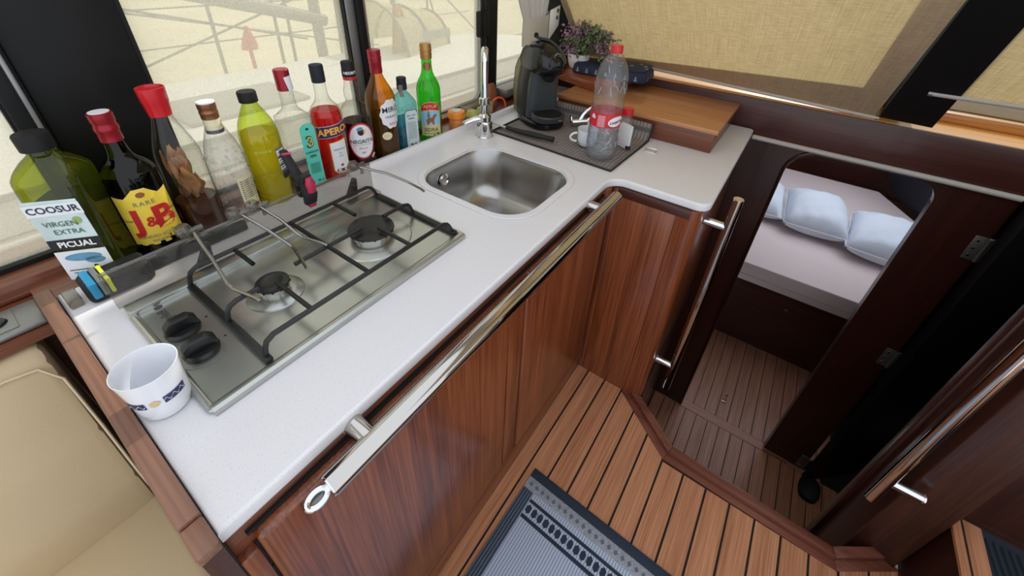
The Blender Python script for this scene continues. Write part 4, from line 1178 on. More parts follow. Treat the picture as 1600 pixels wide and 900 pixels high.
# home-made infusion with red pourer cap
B = Bottle('infusion_bottle', 'tall clear bottle of dried peel and brown drink with a big red cap', 0.2345, YB, ZS,
           [(0.034, 0.0), (0.0375, 0.005), (0.0385, 0.012), (0.0385, 0.165), (0.036, 0.195), (0.027, 0.226), (0.0185, 0.252), (0.0155, 0.272), (0.0150, 0.294)], 'clear_glass', -105)
B.cap([(0.0165, 0.262), (0.0180, 0.263), (0.0200, 0.286), (0.0208, 0.288), (0.0222, 0.314), (0.0205, 0.315), (0.0185, 0.310), (0.003, 0.309)], 'red_gloss')
mk('brown_drink', loft_bm([(0.005, 0, 0, 0.033, 0.033, 2), (0.012, 0, 0, 0.0355, 0.0355, 2), (0.086, 0, 0, 0.0358, 0.0358, 2)], 32), 'brown_drink', B.t, True)
for k in range(26):
    a = random.uniform(0, 2 * PI); rr = random.uniform(0.004, 0.026); z0 = random.uniform(0.078, 0.150)
    bm = bmesh.new(); L = random.uniform(0.03, 0.06); tw = random.uniform(-1, 1); dirx = random.uniform(-0.4, 0.4)
    lim = 0.030
    vs = []
    for i in range(6):
        t = i / 5; wv = 0.011 * math.sin(PI * min(max(t, .08), .92))
        px = rr * math.cos(a + tw * t) + dirx * 0.02 * t; py = rr * math.sin(a + tw * t)
        ca = a + 1.3 * tw
        row = []
        for s_ in (-1, 0, 1):
            vx, vy = px + s_ * wv * math.sin(ca), py - s_ * wv * math.cos(ca)
            q = math.hypot(vx, vy)
            if q > lim: vx, vy = vx * lim / q, vy * lim / q
            row.append(bm.verts.new((vx, vy, z0 + L * t + 0.004 * abs(s_))))
        vs.append(row)
    for r0, r1 in zip(vs, vs[1:]):
        for i in range(2): bm.faces.new((r0[i], r0[i + 1], r1[i + 1], r1[i]))
    bmesh.ops.solidify(bm, geom=list(bm.faces), thickness=0.0012)
    mk('dried_peel', bm, 'brown_husk', B.t, True)

# clear hammered bottle
B = Bottle('clear_bottle', 'empty clear hammered glass bottle with copper coloured cap', 0.311, YB, ZS,
           [(0.032, 0.0), (0.036, 0.005), (0.037, 0.015), (0.0375, 0.12), (0.036, 0.150), (0.030, 0.180), (0.021, 0.205), (0.0155, 0.222), (0.0140, 0.236), (0.0140, 0.258)], 'clear_plastic', -82)
B.cap([(0.0152, 0.213), (0.0160, 0.214), (0.0155, 0.2165), (0.0155, 0.2355)], 'cream_label', 'neck_label')
B.cap([(0.0158, 0.206), (0.0164, 0.2065), (0.0162, 0.2135), (0.0150, 0.214)], 'ink', 'neck_band')
B.cap([(0.0150, 0.236), (0.0162, 0.237), (0.0162, 0.246), (0.0168, 0.247), (0.0168, 0.250), (0.0162, 0.251), (0.0162, 0.256), (0.0168, 0.257), (0.0168, 0.268)], 'copper_foil')
B.cap([(0.0165, 0.268), (0.0160, 0.2705), (0.003, 0.272)], 'white_label', 'cap_top')
l = B.label([patch2d(rect(0.020, 0.042, 0.008, 0.066), 5, 0.008, 0.066)], 'cream_label')
B.label([moved(patch2d(rect(0.016, 0.0011), 1), 0.008, 0.100 - k * 0.0052) for k in range(9)], 'ink_grey', l, 0.0014, name='small_print')
B.label([patch2d(rect(0.011, 0.0045, 0.010, 0.034), 1, 0.010, 0.034), patch2d(rect(0.003, 0.005, -0.006, 0.034), 1, -0.006, 0.034), patch2d(rect(0.002, 0.004, -0.003, 0.046), 1, -0.003, 0.046)], 'ink', l, 0.0016, name='bar_code')
bm = bmesh.new()
for k in range(90):
    a = random.uniform(0, 2 * PI); zz = random.uniform(0.02, 0.165)
    r, p = interp(B.prof, zz)
    bmesh.ops.create_icosphere(bm, subdivisions=1, radius=random.uniform(0.0025, 0.0045), matrix=Matrix.Translation((r * math.cos(a), r * math.sin(a), zz)))
tag(mk('glass_dimples', bm, 'clear_plastic', B.t, True), kind='stuff')

# sunflower oil, ribbed PET
B = Bottle('sunflower_oil_bottle', 'ribbed green-tinted bottle of yellow oil with black screw cap', 0.391, YB, ZS,
           [(0.030, 0.0), (0.0375, 0.004), (0.039, 0.016), (0.0375, 0.022), (0.0395, 0.030), (0.0380, 0.038), (0.0400, 0.046), (0.0400, 0.080), (0.0390, 0.088), (0.0400, 0.096), (0.0410, 0.140), (0.0400, 0.150), (0.0410, 0.158), (0.0400, 0.180), (0.034, 0.205), (0.024, 0.228), (0.0165, 0.243), (0.0150, 0.250), (0.0150, 0.262)], 'oil_pet', -84, (0.184, 'oil_liquid'))
B.cap([(0.0160, 0.250), (0.0185, 0.251), (0.0187, 0.271), (0.0175, 0.2735), (0.003, 0.274)], 'black_matte')
l = B.label([moved(patch2d(rect(0.0125, 0.038, 0.0, 0.0), 5), 0.016, 0.110, 0.06)], 'ink_grey')
B.label([moved(patch2d(rect(0.0112, 0.007), 2), 0.014, 0.137, 0.06), moved(patch2d(rect(0.0112, 0.007), 2), 0.015, 0.117, 0.06), moved(patch2d(rect(0.0112, 0.006), 2), 0.016, 0.099, 0.06)], 'white_label', l, 0.0014, name='label_field')
B.label([moved(patch2d(rect(0.008, 0.0012), 1), 0.014, 0.137 - k * 0.006, 0.06) for k in range(9)], 'ink', l, 0.0019, name='small_print')
B.label([moved(patch2d(rect(0.012, 0.007), 1), 0.018, 0.079, 0.06)], 'ink', l, 0.0019, name='bar_code')

# gin with teal label
B = Bottle('gin_bottle', 'clear gin bottle with a teal strip label and torn red foil cap', 0.4745, YB, ZS,
           [(0.030, 0.0, 4), (0.035, 0.004, 4), (0.0355, 0.012, 4), (0.0355, 0.185, 4), (0.034, 0.197, 3), (0.024, 0.209, 2.2), (0.0170, 0.218, 2), (0.0150, 0.240, 2), (0.0145, 0.280, 2), (0.0145, 0.296, 2)], 'clear_glass', -96, (0.10, 'water_clear'))
B.cap([(0.0155, 0.258), (0.0165, 0.259), (0.0165, 0.303), (0.0150, 0.305), (0.003, 0.3055)], 'red_foil')
B.cap([(0.0167, 0.296), (0.0168, 0.2965), (0.0168, 0.312), (0.0155, 0.3140)], 'pale_label', 'seal_paper') if False else None
B.label([moved(patch2d(rect(0.0075, 0.016), 3), 0.006, 0.275, 0.15)], 'white_label', off=0.0032, name='torn_seal')
out = [(0.014 * math.cos(a), 0.142 + 0.014 * math.sin(a)) for a in [math.radians(180 - 10 * i) for i in range(19)]]
out = dense([(0.018, 0.168), (0.018, 0.020), (-0.018, 0.020), (-0.018, 0.168)], 6)[:-6] + [(0.018 * math.cos(math.radians(180 - 12 * i)), 0.168 + 0.016 * math.sin(math.radians(180 - 12 * i))) for i in range(1, 15)]
l = B.label([moved(patch2d(out, 5, 0, 0.095), 0.012, 0)], 'teal_label', flat=True)
B.label([moved(text2d('3', 0.040, 0.03), 0.012, 0.136)], 'ink', l, 0.0016, True, 'lettering')
B.label([moved(text2d('3', 0.036, -0.005), 0.013, 0.1365)], 'orange_print', l, 0.0022, True, 'lettering')
B.label([moved(text2d('LONDON', 0.0068, 0.02), 0.012, 0.111), moved(text2d('GIN', 0.0090, 0.03), 0.012, 0.100), moved(text2d('35 cl', 0.0085, 0.02), 0.018, 0.032)] + [moved(patch2d(rect(0.012, 0.0006), 1), 0.012, 0.080 - 0.004 * k) for k in range(7)] + [moved(patch2d(oval(0.004, 0.003, 10), 1), 0.012, 0.170)], 'ink', l, 0.0016, True, 'small_print')

# red aperitif
B = Bottle('aperitif_bottle', 'bottle of bright red aperitif with blue and orange label', 0.5595, YB, ZS,
           [(0.033, 0.0), (0.0375, 0.004), (0.0390, 0.012), (0.0390, 0.165), (0.0385, 0.180), (0.033, 0.196), (0.0215, 0.211), (0.0160, 0.224), (0.0145, 0.242), (0.0140, 0.270), (0.0140, 0.290)], 'clear_glass', -103, (0.192, 'red_liquid'))
B.cap([(0.0152, 0.259), (0.0160, 0.260), (0.0160, 0.298), (0.0150, 0.3005), (0.003, 0.301)], 'navy_dark')
l = B.label([moved(patch2d(rect(0.046, 0.0155), 5), 0.002, 0.145, 0.10)], 'white_label')
B.label([moved(patch2d(rect(0.0452, 0.0145), 5), 0.002, 0.145, 0.10)], 'navy_label', l, 0.0013, name='label_field')
B.label([moved(text2d('APEROL', 0.0235, 0.035, 0.1), 0.002, 0.1445, 0.10)], 'orange_print', l, 0.0022, name='lettering')
out = dense([(-0.018, 0.036), (-0.010, 0.028), (0.020, 0.028), (0.026, 0.036), (0.026, 0.120), (-0.018, 0.114)], 5)
l2 = B.label([patch2d(out, 5, 0.004, 0.075)], 'orange_print')
B.label([patch2d([(0.004 + (u - 0.004) * 0.90, 0.075 + (v - 0.075) * 0.95) for u, v in out], 5, 0.004, 0.075)], 'white_label', l2, 0.0013, name='label_field')
B.label([moved(text2d('APERITIVO', 0.0062, 0.0, 0.3), 0.004, 0.094), moved(text2d('dal', 0.006, 0, 0.3), 0.004, 0.084), moved(text2d('1919', 0.006, 0, 0.3), 0.004, 0.075), moved(patch2d(rect(0.015, 0.004), 1), 0.004, 0.036)], 'ink_navy', l2, 0.0018, name='small_print')
B.label([moved(patch2d(oval(0.004, 0.004, 14), 1), 0.004, 0.050)], 'red_print', l2, 0.0018, name='seal')

# rum
B = Bottle('rum_bottle', 'clear rum bottle with oval red-rimmed label and black capsule', 0.645, YB, ZS,
           [(0.034, 0.0), (0.0390, 0.004), (0.0400, 0.012), (0.0400, 0.148), (0.038, 0.166), (0.030, 0.181), (0.0205, 0.191), (0.0188, 0.197), (0.0205, 0.208), (0.0200, 0.222), (0.0160, 0.238), (0.0145, 0.254), (0.0145, 0.284)], 'clear_glass', -116, (0.140, 'rum_liquid'))
B.cap([(0.0155, 0.249), (0.0163, 0.2495), (0.0163, 0.2575)], 'red_gloss', 'red_band')
B.cap([(0.0158, 0.258), (0.0167, 0.2585), (0.0165, 0.276), (0.0158, 0.277), (0.0158, 0.292), (0.0145, 0.2945), (0.003, 0.295)], 'black_matte')
B.label([moved(text2d('NEGRITA', 0.0080, 0.02), 0, 0.2775)], 'ink_white', off=0.0016, name='cap_lettering') if False else None
capl = decal('cap_lettering', [moved(text2d('NEGRITA', 0.0095, 0.02), 0.004, 0.2675)], lambda u, v: (0.0170 * math.cos(-PI / 2 + u / 0.0165), 0.0170 * math.sin(-PI / 2 + u / 0.0165), v), 'ink_white', B.t)
l = B.label([patch2d(oval(0.036, 0.052, 44, 0, 0.091), 5, 0, 0.091)], 'red_label')
B.label([patch2d(oval(0.0320, 0.0475, 44, 0, 0.091), 5, 0, 0.091)], 'white_label', l, 0.0013, name='label_field')
B.label([moved(text2d('NEGRITA', 0.0150, 0.015), 0, 0.090), moved(text2d('1857', 0.0065, 0.01), 0, 0.058)] + [moved(patch2d(rect(0.022, 0.0004), 1), 0, 0.0805)], 'ink', l, 0.0019, name='lettering')
B.label([moved(text2d('Rhum', 0.0095, 0.0, 0.3), 0, 0.071)], 'red_print', l, 0.0019, name='lettering')
hd = B.label([moved(patch2d(oval(0.0085, 0.010, 20), 2), 0.0, 0.118)], 'ink', l, 0.0018, name='portrait')
B.label([moved(patch2d(oval(0.008, 0.005, 16), 2), -0.002, 0.127, 0.3)], 'blue_print', hd, 0.0024, name='portrait_scarf')
B.label([moved(patch2d(oval(0.003, 0.006, 12), 2), 0.009, 0.119)], 'orange_print', hd, 0.0024, name='portrait_trim')
B.label([moved(patch2d(oval(0.005, 0.004, 12), 1), 0.030, 0.046), moved(patch2d(oval(0.004, 0.004, 12), 1), 0.025, 0.041)], 'gold_print', name='coin_emblem')

# vermouth
B = Bottle('vermouth_bottle', 'amber vermouth bottle with scalloped white label and red capsule', 0.7315, YB, ZS,
           [(0.034, 0.0), (0.0400, 0.004), (0.0415, 0.012), (0.0415, 0.172), (0.0400, 0.188), (0.035, 0.203), (0.0245, 0.224), (0.0170, 0.241), (0.0145, 0.256), (0.0145, 0.296)], 'amber_glass', -106, (0.135, 'amber_dark'))
B.cap([(0.0160, 0.250), (0.0168, 0.251), (0.0163, 0.273), (0.0168, 0.274), (0.0168, 0.287), (0.0177, 0.288), (0.0177, 0.292), (0.0168, 0.293), (0.0177, 0.309), (0.0165, 0.3105), (0.003, 0.311)], 'red_foil')
sc_o = [(0.033 * math.cos(a) * (1 + 0.05 * math.cos(10 * a)), 0.143 + 0.042 * math.sin(a) * (1 + 0.05 * math.cos(10 * a))) for a in [2 * PI * i / 60 for i in range(60)]]
l = B.label([moved(patch2d(sc_o, 5, 0, 0.143), 0.012, 0)], 'white_label')
B.label([moved(text2d('MIRÓ', 0.0215, 0.01, 0, 1.05), 0.012, 0.155), moved(text2d('VERMUT', 0.0100, 0.0, 0, 1.1), 0.012, 0.135)], 'ink', l, 0.0016, name='lettering')
B.label([moved(text2d('ROJO', 0.0090, 0.01, 0, 1.1), 0.014, 0.114)], 'red_print', l, 0.0016, name='lettering')
B.label([moved(patch2d(oval(0.014, 0.012, 24), 2), -0.008, 0.080)], 'cream_label', name='round_seal')
B.label([moved(text2d('RESERVA', 0.0050, 0.0), -0.008, 0.081), moved(patch2d(rect(0.008, 0.0005), 1), -0.008, 0.076)], 'gold_print', off=0.0016, name='seal_print')

# blue gin, flat square-shouldered
B = Bottle('blue_gin_bottle', 'short pale blue square gin bottle with dark navy cap', 0.8165, YB + 0.002, ZS,
           [(0.032, 0.0, 5), (0.0335, 0.003, 5), (0.0340, 0.130, 5), (0.0330, 0.150, 4), (0.0200, 0.172, 2.6), (0.0135, 0.179, 2), (0.0125, 0.186, 2), (0.0125, 0.206, 2)], 'blue_glass', -104, (0.100, 'blue_liquid'), 1.0, 0.85)
B.cap([(0.0142, 0.186), (0.0148, 0.1865), (0.0148, 0.203), (0.0142, 0.2035), (0.0142, 0.220), (0.0130, 0.2215), (0.003, 0.222)], 'navy_dark')
B.label([moved(patch2d(rect(0.0050, 0.016), 2), -0.009, 0.186)], 'ink_grey', off=0.0040, name='tax_strip')
out = dense([(-0.022, 0.006), (0.022, 0.006), (0.022, 0.120), (0.016, 0.130), (-0.016, 0.130), (-0.022, 0.120)], 5)
l = B.label([moved(patch2d(out, 4, 0, 0.07), 0.006, 0)], 'ink_navy', flat=True)
B.label([moved(patch2d([(u * 0.93, 0.07 + (v - 0.07) * 0.965) for u, v in out], 4, 0, 0.07), 0.006, 0)], 'pale_label', l, 0.0013, True, 'label_field')
B.label([moved(text2d('DRY GIN', 0.0075, 0.01), 0.006, 0.112), moved(patch2d(rect(0.010, 0.0012), 1), 0.006, 0.103)] + [moved(patch2d(rect(0.015, 0.0005), 1), 0.006, 0.09 - 0.005 * k) for k in range(11)], 'ink_navy', l, 0.0018, True, 'small_print')
B.label([moved(patch2d(rect(0.004, 0.004), 1), 0.002, 0.018), moved(patch2d(rect(0.003, 0.004), 1), 0.014, 0.018)], 'ink', l, 0.0018, True, 'stamp')

# bright green bottle
B = Bottle('green_bottle', 'bright green cider bottle with a horse rider label and gold foil top', 0.9205, YB, ZS,
           [(0.032, 0.0), (0.0365, 0.004), (0.0380, 0.012), (0.0380, 0.150), (0.0360, 0.176), (0.028, 0.196), (0.0195, 0.212), (0.0165, 0.230), (0.0155, 0.255), (0.0150, 0.280), (0.0150, 0.296)], 'bright_green_glass', -131)
B.cap([(0.0165, 0.258), (0.0178, 0.260), (0.0172, 0.266), (0.0182, 0.270), (0.0172, 0.277), (0.0176, 0.296), (0.0160, 0.302), (0.003, 0.3025)], 'gold_foil', 'foil')
B.cap([(0.0172, 0.280), (0.0184, 0.2805), (0.0184, 0.2835), (0.0172, 0.284)], 'gold_foil', 'foil_ring')
l = B.label([patch2d(dense([(-0.034, 0.020), (0.034, 0.020), (0.034, 0.105), (0.028, 0.122), (0.016, 0.132), (0.0, 0.135), (-0.016, 0.132), (-0.028, 0.122), (-0.034, 0.105)], 4), 5, 0, 0.075)], 'sand_print')
B.label([patch2d(dense([(-0.0325, 0.058), (0.0325, 0.058), (0.0325, 0.104), (-0.0325, 0.104)], 6), 4, 0, 0.081)], 'sky_print', l, 0.0013, name='label_sky')
B.label([patch2d(dense([(-0.0325, 0.100), (-0.022, 0.106), (0.0, 0.110), (0.022, 0.106), (0.0325, 0.100), (0.027, 0.121), (0.015, 0.130), (0, 0.133), (-0.015, 0.130), (-0.027, 0.121)], 4), 4, 0, 0.118)], 'red_label', l, 0.0016, name='label_arch')
B.label([moved(text2d('ASTUR', 0.0140, 0.01), 0, 0.119)], 'gold_print', l, 0.0022, name='lettering')
horse = [(-0.012, 0.060), (-0.006, 0.060), (-0.005, 0.068), (0.004, 0.068), (0.006, 0.060), (0.011, 0.060), (0.010, 0.072), (0.013, 0.082), (0.020, 0.090), (0.016, 0.095), (0.010, 0.093), (0.006, 0.084), (-0.008, 0.082), (-0.014, 0.076)]
hs = B.label([patch2d(dense(horse, 3), 3, 0.0, 0.075)], 'rider_print', l, 0.0018, name='horse_print')
B.label([moved(patch2d(oval(0.0045, 0.009, 14), 2), -0.006, 0.090), moved(patch2d(oval(0.003, 0.0035, 12), 1), -0.006, 0.102)], 'ink_grey', hs, 0.0023, name='rider_print')
B.label([moved(text2d('SIDRA', 0.0165, 0.01), 0, 0.042), moved(patch2d(rect(0.028, 0.0006), 1), 0, 0.030)], 'ink_green', l, 0.0016, name='lettering')
decal('neck_seal', [patch2d([(0.0125 * math.cos(a) * (1 + 0.05 * math.cos(9 * a)), 0.238 + 0.0135 * math.sin(a) * (1 + 0.05 * math.cos(9 * a))) for a in [2 * PI * i / 40 for i in range(40)]], 4, 0, 0.238)], B.fn(0.0010), 'copper_foil', B.t)
for s_ in (-1, 1):
    pts = [B.fn(0.0016)(s_ * (0.004 + 0.026 * t), 0.226 - 0.10 * t) for t in [i / 10 for i in range(11)]]
    mk('wire_cage', tube_bm(pts, 0.0005, 5), 'rig_grey', B.t, True)
    pts = [B.fn(0.0016)(s_ * (0.024 - 0.034 * t), 0.215 - 0.09 * t) for t in [i / 10 for i in range(11)]]
    mk('wire_cage', tube_bm(pts, 0.0005, 5), 'rig_grey', B.t, True)

# spice jar and tub behind the lip
jr_ = thing('spice_jar', 'small jar with orange lid behind the back lip of the worktop', 'jar', (1.034, 0.942, ZS))
lathe('jar_body', [(0.026, 0), (0.028, 0.003), (0.028, 0.042), (0.026, 0.046)], (1.034, 0.942, ZS), 'clear_plastic', jr_, 32)
lathe('jar_contents', [(0.025, 0.003), (0.0262, 0.005), (0.0262, 0.040)], (1.034, 0.942, ZS), 'orange_lid', jr_, 32)
ld = lathe('jar_lid', [(0.029, 0.044), (0.0305, 0.045), (0.0305, 0.062), (0.028, 0.067), (0.003, 0.068)], (1.034, 0.942, ZS), 'orange_lid', jr_, 32)
lathe('lid_sticker', [(0.017, 0.0681), (0.017, 0.0687), (0.002, 0.0688)], (1.034, 0.942, ZS), 'pale_label', ld, 24)
tb = thing('plastic_tub', 'clear plastic tub of lemons behind the tap', 'tub', (1.150, 0.945, ZS))
mk('tub_wall', loft_bm([(ZS, 1.150, 0.945, 0.052, 0.036, 4), (ZS + 0.003, 1.150, 0.945, 0.054, 0.038, 4), (ZS + 0.062, 1.150, 0.945, 0.061, 0.044, 4)], 32, cap=False), 'tub_plastic', tb)
tube('tub_rim', [(1.150 + p[0], 0.945 + p[1], ZS + 0.062) for p in rrect(-0.060, 0.060, -0.043, 0.043, 0.022, 5)], 0.002, 'tub_plastic', tb, 6, closed=True)
for i, (dx, dy, dz, mt, nm) in enumerate(((-0.028, 0.002, 0.027, 'lemon', 'lemon'), (0.024, -0.004, 0.026, 'lime', 'lime'))):
    o = tag(mk(nm, loft_bm([(ZS + dz - 0.022, 1.150 + dx, 0.945 + dy, 0.004, 0.004, 2), (ZS + dz - 0.018, 1.150 + dx, 0.945 + dy, 0.016, 0.016, 2), (ZS + dz, 1.150 + dx, 0.945 + dy, 0.024, 0.024, 2), (ZS + dz + 0.017, 1.150 + dx, 0.945 + dy, 0.016, 0.016, 2), (ZS + dz + 0.023, 1.150 + dx, 0.945 + dy, 0.003, 0.003, 2)], 24), mt), '%s lying in the clear plastic tub' % ('pale yellow lemon' if i == 0 else 'pale green lime'), 'fruit')
oc = tag(tube('orange_cord', smooth_path([(1.255, 0.955, ZS + 0.004), (1.255, 0.953, ZS + 0.04), (1.275, 0.945, ZS + 0.056), (1.305, 0.935, ZS + 0.045), (1.315, 0.93, ZS + 0.004)], 5), 0.004, 'orange_cord', None, 8), 'orange cord looped behind the coffee machine', 'cord')
bb = tag(mk('brown_bag', loft_bm([(ZS, 1.30, 0.995, 0.030, 0.018, 3), (ZS + 0.05, 1.30, 0.995, 0.032, 0.018, 2.6), (ZS + 0.085, 1.302, 0.998, 0.024, 0.012, 2.2), (ZS + 0.095, 1.303, 1.0, 0.018, 0.006, 2)], 20), 'rider_print'), 'small brown bag standing on the window shelf by the mullion', 'bag')

# blue and black tool case behind the guard
tc_ = thing('torch_case', 'black and blue plastic tool case with yellow sticker at the left end of the worktop', 'tool case', (0.10, 0.875, Zc))
mk('case_body', (lambda bm: bm)(box_bm(0.012, 0.105, 0.846, 0.900, Zc + 0.0005, Zc + 0.040, 0.009, 3)), 'black_matte', tc_)
for (x0, x1, m_) in ((0.018, 0.030, 'blue_plastic'), (0.031, 0.040, 'ink_grey'), (0.041, 0.048, 'yellow_sticker')):
    box('case_band', x0, x1, 0.8448, 0.9012, Zc + 0.010, Zc + 0.0414, m_, tc_, 0.003)
box('case_lid', 0.106, 0.28, 0.872, 0.888, Zc + 0.001, Zc + 0.022, 'black_matte', tc_, 0.003)
tag(box('clear_clip', -0.012, 0.006, 0.862, 0.900, Zc + 0.0004, Zc + 0.020, 'knob_acrylic', None, 0.003), 'small clear plastic block beside the tool case', 'clip')

# silver plate left of the fiddle
spn = thing('vent_plate', 'silver plate with black oval pull left of the end panel', 'plate', (-0.14, 0.95, 0.793))
box('plate_body', -0.30, -0.0425, 0.905, 0.985, 0.7935, 0.803, 'alu', spn, 0.003)
box('plate_inset', -0.26, -0.072, 0.916, 0.976, 0.803, 0.805, 'alu', spn, 0.001)
mk('oval_pull', loft_bm([(0.805, -0.118, 0.946, 0.038, 0.020, 2.2), (0.809, -0.118, 0.946, 0.036, 0.018, 2.2), (0.811, -0.118, 0.946, 0.028, 0.012, 2.2)], 32), 'charcoal', spn)

# ------------------------------------------------------------------ mat, coffee machine and small things on the worktop
dm = thing('drying_mat', 'grey checked drying mat turned up against the wooden box', 'mat', (1.2, 0.6, Zc))
bm = bmesh.new()
nu, nv = 18, 16
A0, A1, C0, C1 = Vector((1.069, 0.812)), Vector((1.050, 0.362)), Vector((1.366, 0.812)), Vector((1.366, 0.352))
def matpt(u, v):
    p0 = A0.lerp(A1, v); p1 = C0.lerp(C1, v)
    s = u * 1.22
    if s <= 0.93: q = p0.lerp(p1, s); z = 0.0008 + 0.0008 * math.sin(9 * u) * math.sin(7 * v)
    else:
        e = (s - 0.93) / 0.29
        q = p0.lerp(p1, 0.93 + 0.045 * math.sin(min(e, 1) * PI / 2)); z = 0.001 + 0.058 * e ** 1.3
    return Vector((q.x, q.y, Zc + z))
gt = [[matpt(i / nu, j / nv) for j in range(nv + 1)] for i in range(nu + 1)]
vt = [[bm.verts.new(p) for p in r] for r in gt]
for i in range(nu):
    for j in range(nv): bm.faces.new((vt[i][j], vt[i + 1][j], vt[i + 1][j + 1], vt[i][j + 1]))
bmesh.ops.recalc_face_normals(bm, faces=bm.faces)
bmesh.ops.solidify(bm, geom=list(bm.faces), thickness=-0.0045)
mk('mat_cloth', bm, 'dish_mat', dm, sharp=60)
edge = [gt[i][0] for i in range(nu + 1)][::-1] + [gt[0][j] for j in range(1, nv + 1)] + [gt[i][nv] for i in range(1, nu + 1)]
mk('mat_binding', tube_bm([p + Vector((0, 0, 0.003)) for p in edge], 0.0032, 6), 'black_rubber', dm)
ZM = Zc + 0.0062

cf = thing('coffee_machine', 'black capsule coffee machine standing on the grey mat', 'coffee machine', (1.268, 0.742, ZM), math.radians(-122 + 90))
cf.scale = (0.94, 0.94, 0.96)
# local axes: front is -y
mk('foot_plate', loft_bm([(0.0, 0, -0.005, 0.074, 0.105, 2.6), (0.004, 0, -0.005, 0.077, 0.108, 2.6), (0.018, 0, -0.005, 0.075, 0.106, 2.6), (0.022, 0, -0.005, 0.07, 0.10, 2.6)], 40), 'black_gloss', cf, True)
mk('column', loft_bm([(0.018, 0, 0.045, 0.074, 0.055, 2.8), (0.06, 0, 0.046, 0.074, 0.056, 2.8), (0.15, 0, 0.040, 0.072, 0.056, 2.8), (0.21, 0, 0.026, 0.070, 0.066, 2.6), (0.235, 0, 0.015, 0.068, 0.076, 2.5)], 40), 'charcoal', cf, True)
mk('front_panel', loft_bm([(0.022, 0, -0.006, 0.062, 0.022, 4), (0.12, 0, -0.004, 0.060, 0.022, 4), (0.19, 0, -0.008, 0.058, 0.026, 4)], 32), 'slate', cf, True)
mk('head', loft_bm([(0.186, 0, -0.028, 0.050, 0.052, 2.6), (0.192, 0, -0.026, 0.060, 0.066, 2.5), (0.215, 0, -0.014, 0.068, 0.088, 2.4), (0.240, 0, -0.004, 0.068, 0.094, 2.3), (0.262, 0, 0.004, 0.060, 0.082, 2.2), (0.278, 0, 0.010, 0.042, 0.058, 2.1), (0.286, 0, 0.012, 0.018, 0.028, 2)], 40), 'black_gloss', cf, True, sharp=60)
for s_ in (-1, 1):
    mk('side_cheek', loft_bm([(0.20, s_ * 0.062, 0.01, 0.010, 0.050, 2.4), (0.225, s_ * 0.066, 0.012, 0.008, 0.056, 2.4), (0.255, s_ * 0.060, 0.016, 0.008, 0.044, 2.2), (0.268, s_ * 0.052, 0.018, 0.006, 0.03, 2)], 24), 'slate', cf, True)
mk('water_tank', loft_bm([(0.020, -0.012, 0.082, 0.060, 0.038, 2.6), (0.10, -0.012, 0.094, 0.062, 0.040, 2.6), (0.18, -0.012, 0.088, 0.060, 0.040, 2.4), (0.215, -0.012, 0.072, 0.056, 0.040, 2.3), (0.225, -0.012, 0.066, 0.05, 0.034, 2.3)], 36), 'tank_plastic', cf, True)
mk('outlet', loft_bm([(0.160, 0, -0.050, 0.014, 0.012, 2), (0.170, 0, -0.050, 0.022, 0.020, 2), (0.188, 0, -0.048, 0.028, 0.026, 2)], 24), 'black_matte', cf, True)
tr_ = mk('drip_tray', loft_bm([(0.022, 0, -0.062, 0.058, 0.052, 2.2), (0.026, 0, -0.064, 0.062, 0.058, 2.2), (0.046, 0, -0.066, 0.064, 0.062, 2.2), (0.050, 0, -0.066, 0.062, 0.060, 2.2), (0.048, 0, -0.066, 0.055, 0.053, 2.2), (0.044, 0, -0.066, 0.05, 0.048, 2.2)], 40), 'slate', cf, True)
mk('drip_grid', loft_bm([(0.044, 0, -0.066, 0.054, 0.052, 2.2), (0.047, 0, -0.066, 0.053, 0.051, 2.2)], 40), 'black_matte', tr_, True)
mk('tray_badge', box_bm(0.012, 0.028, -0.1275, -0.122, 0.034, 0.040, 0.001), 'alu', tr_, True)
lv = smooth_path([(0.028, -0.088, 0.232), (0.026, -0.070, 0.262), (0.014, -0.020, 0.288), (-0.010, 0.026, 0.292), (-0.018, 0.040, 0.296)], 5)
mk('lever', tube_bm(lv, 0.0055, 10), 'charcoal', cf, True)
mk('lever_knob', lathe_bm([(0.004, -0.008), (0.008, -0.004), (0.0085, 0.004), (0.004, 0.009)], -0.018, 0.042, 0.300, 16), 'black_matte', cf, True)
loop = [(0.028 * math.cos(a), -0.097 + 0.012 * math.sin(a) ** 2, 0.232 + 0.024 * math.sin(a)) for a in [2 * PI * i / 24 for i in range(24)]]
mk('control_frame', tube_bm(loop, 0.004, 8, closed=True), 'charcoal', cf, True)
bz = [(0.012 * math.cos(a) + 0.006, -0.094 + 0.0, 0.252 + 0.010 * math.sin(a)) for a in [2 * PI * i / 20 for i in range(20)]]
mk('badge_ring', tube_bm([(p[0], p[1] + 0.006, p[2]) for p in bz], 0.0018, 6, closed=True), 'alu', cf, True)
mk('button', box_bm(0.002, 0.012, -0.1005, -0.094, 0.226, 0.236, 0.002), 'slate', cf, True)

kn = thing('kitchen_knife', 'kitchen knife with black handle lying on the mat edge', 'knife', (1.10, 0.70, ZM))
tube('handle', smooth_path([(1.104, 0.775, ZM + 0.010), (1.100, 0.72, ZM + 0.011), (1.108, 0.66, ZM + 0.011), (1.118, 0.595, ZM + 0.010)], 4), [0.007] * 3 + [0.0085] * 3 + [0.0095] * 4 + [0.0085] * 2 + [0.009], 'black_rubber', kn, 12)
prism('blade', [(1.098, 0.772), (1.112, 0.772), (1.108, 0.858), (1.100, 0.872)], ZM + 0.008, ZM + 0.0098, 'steel_plate', kn)

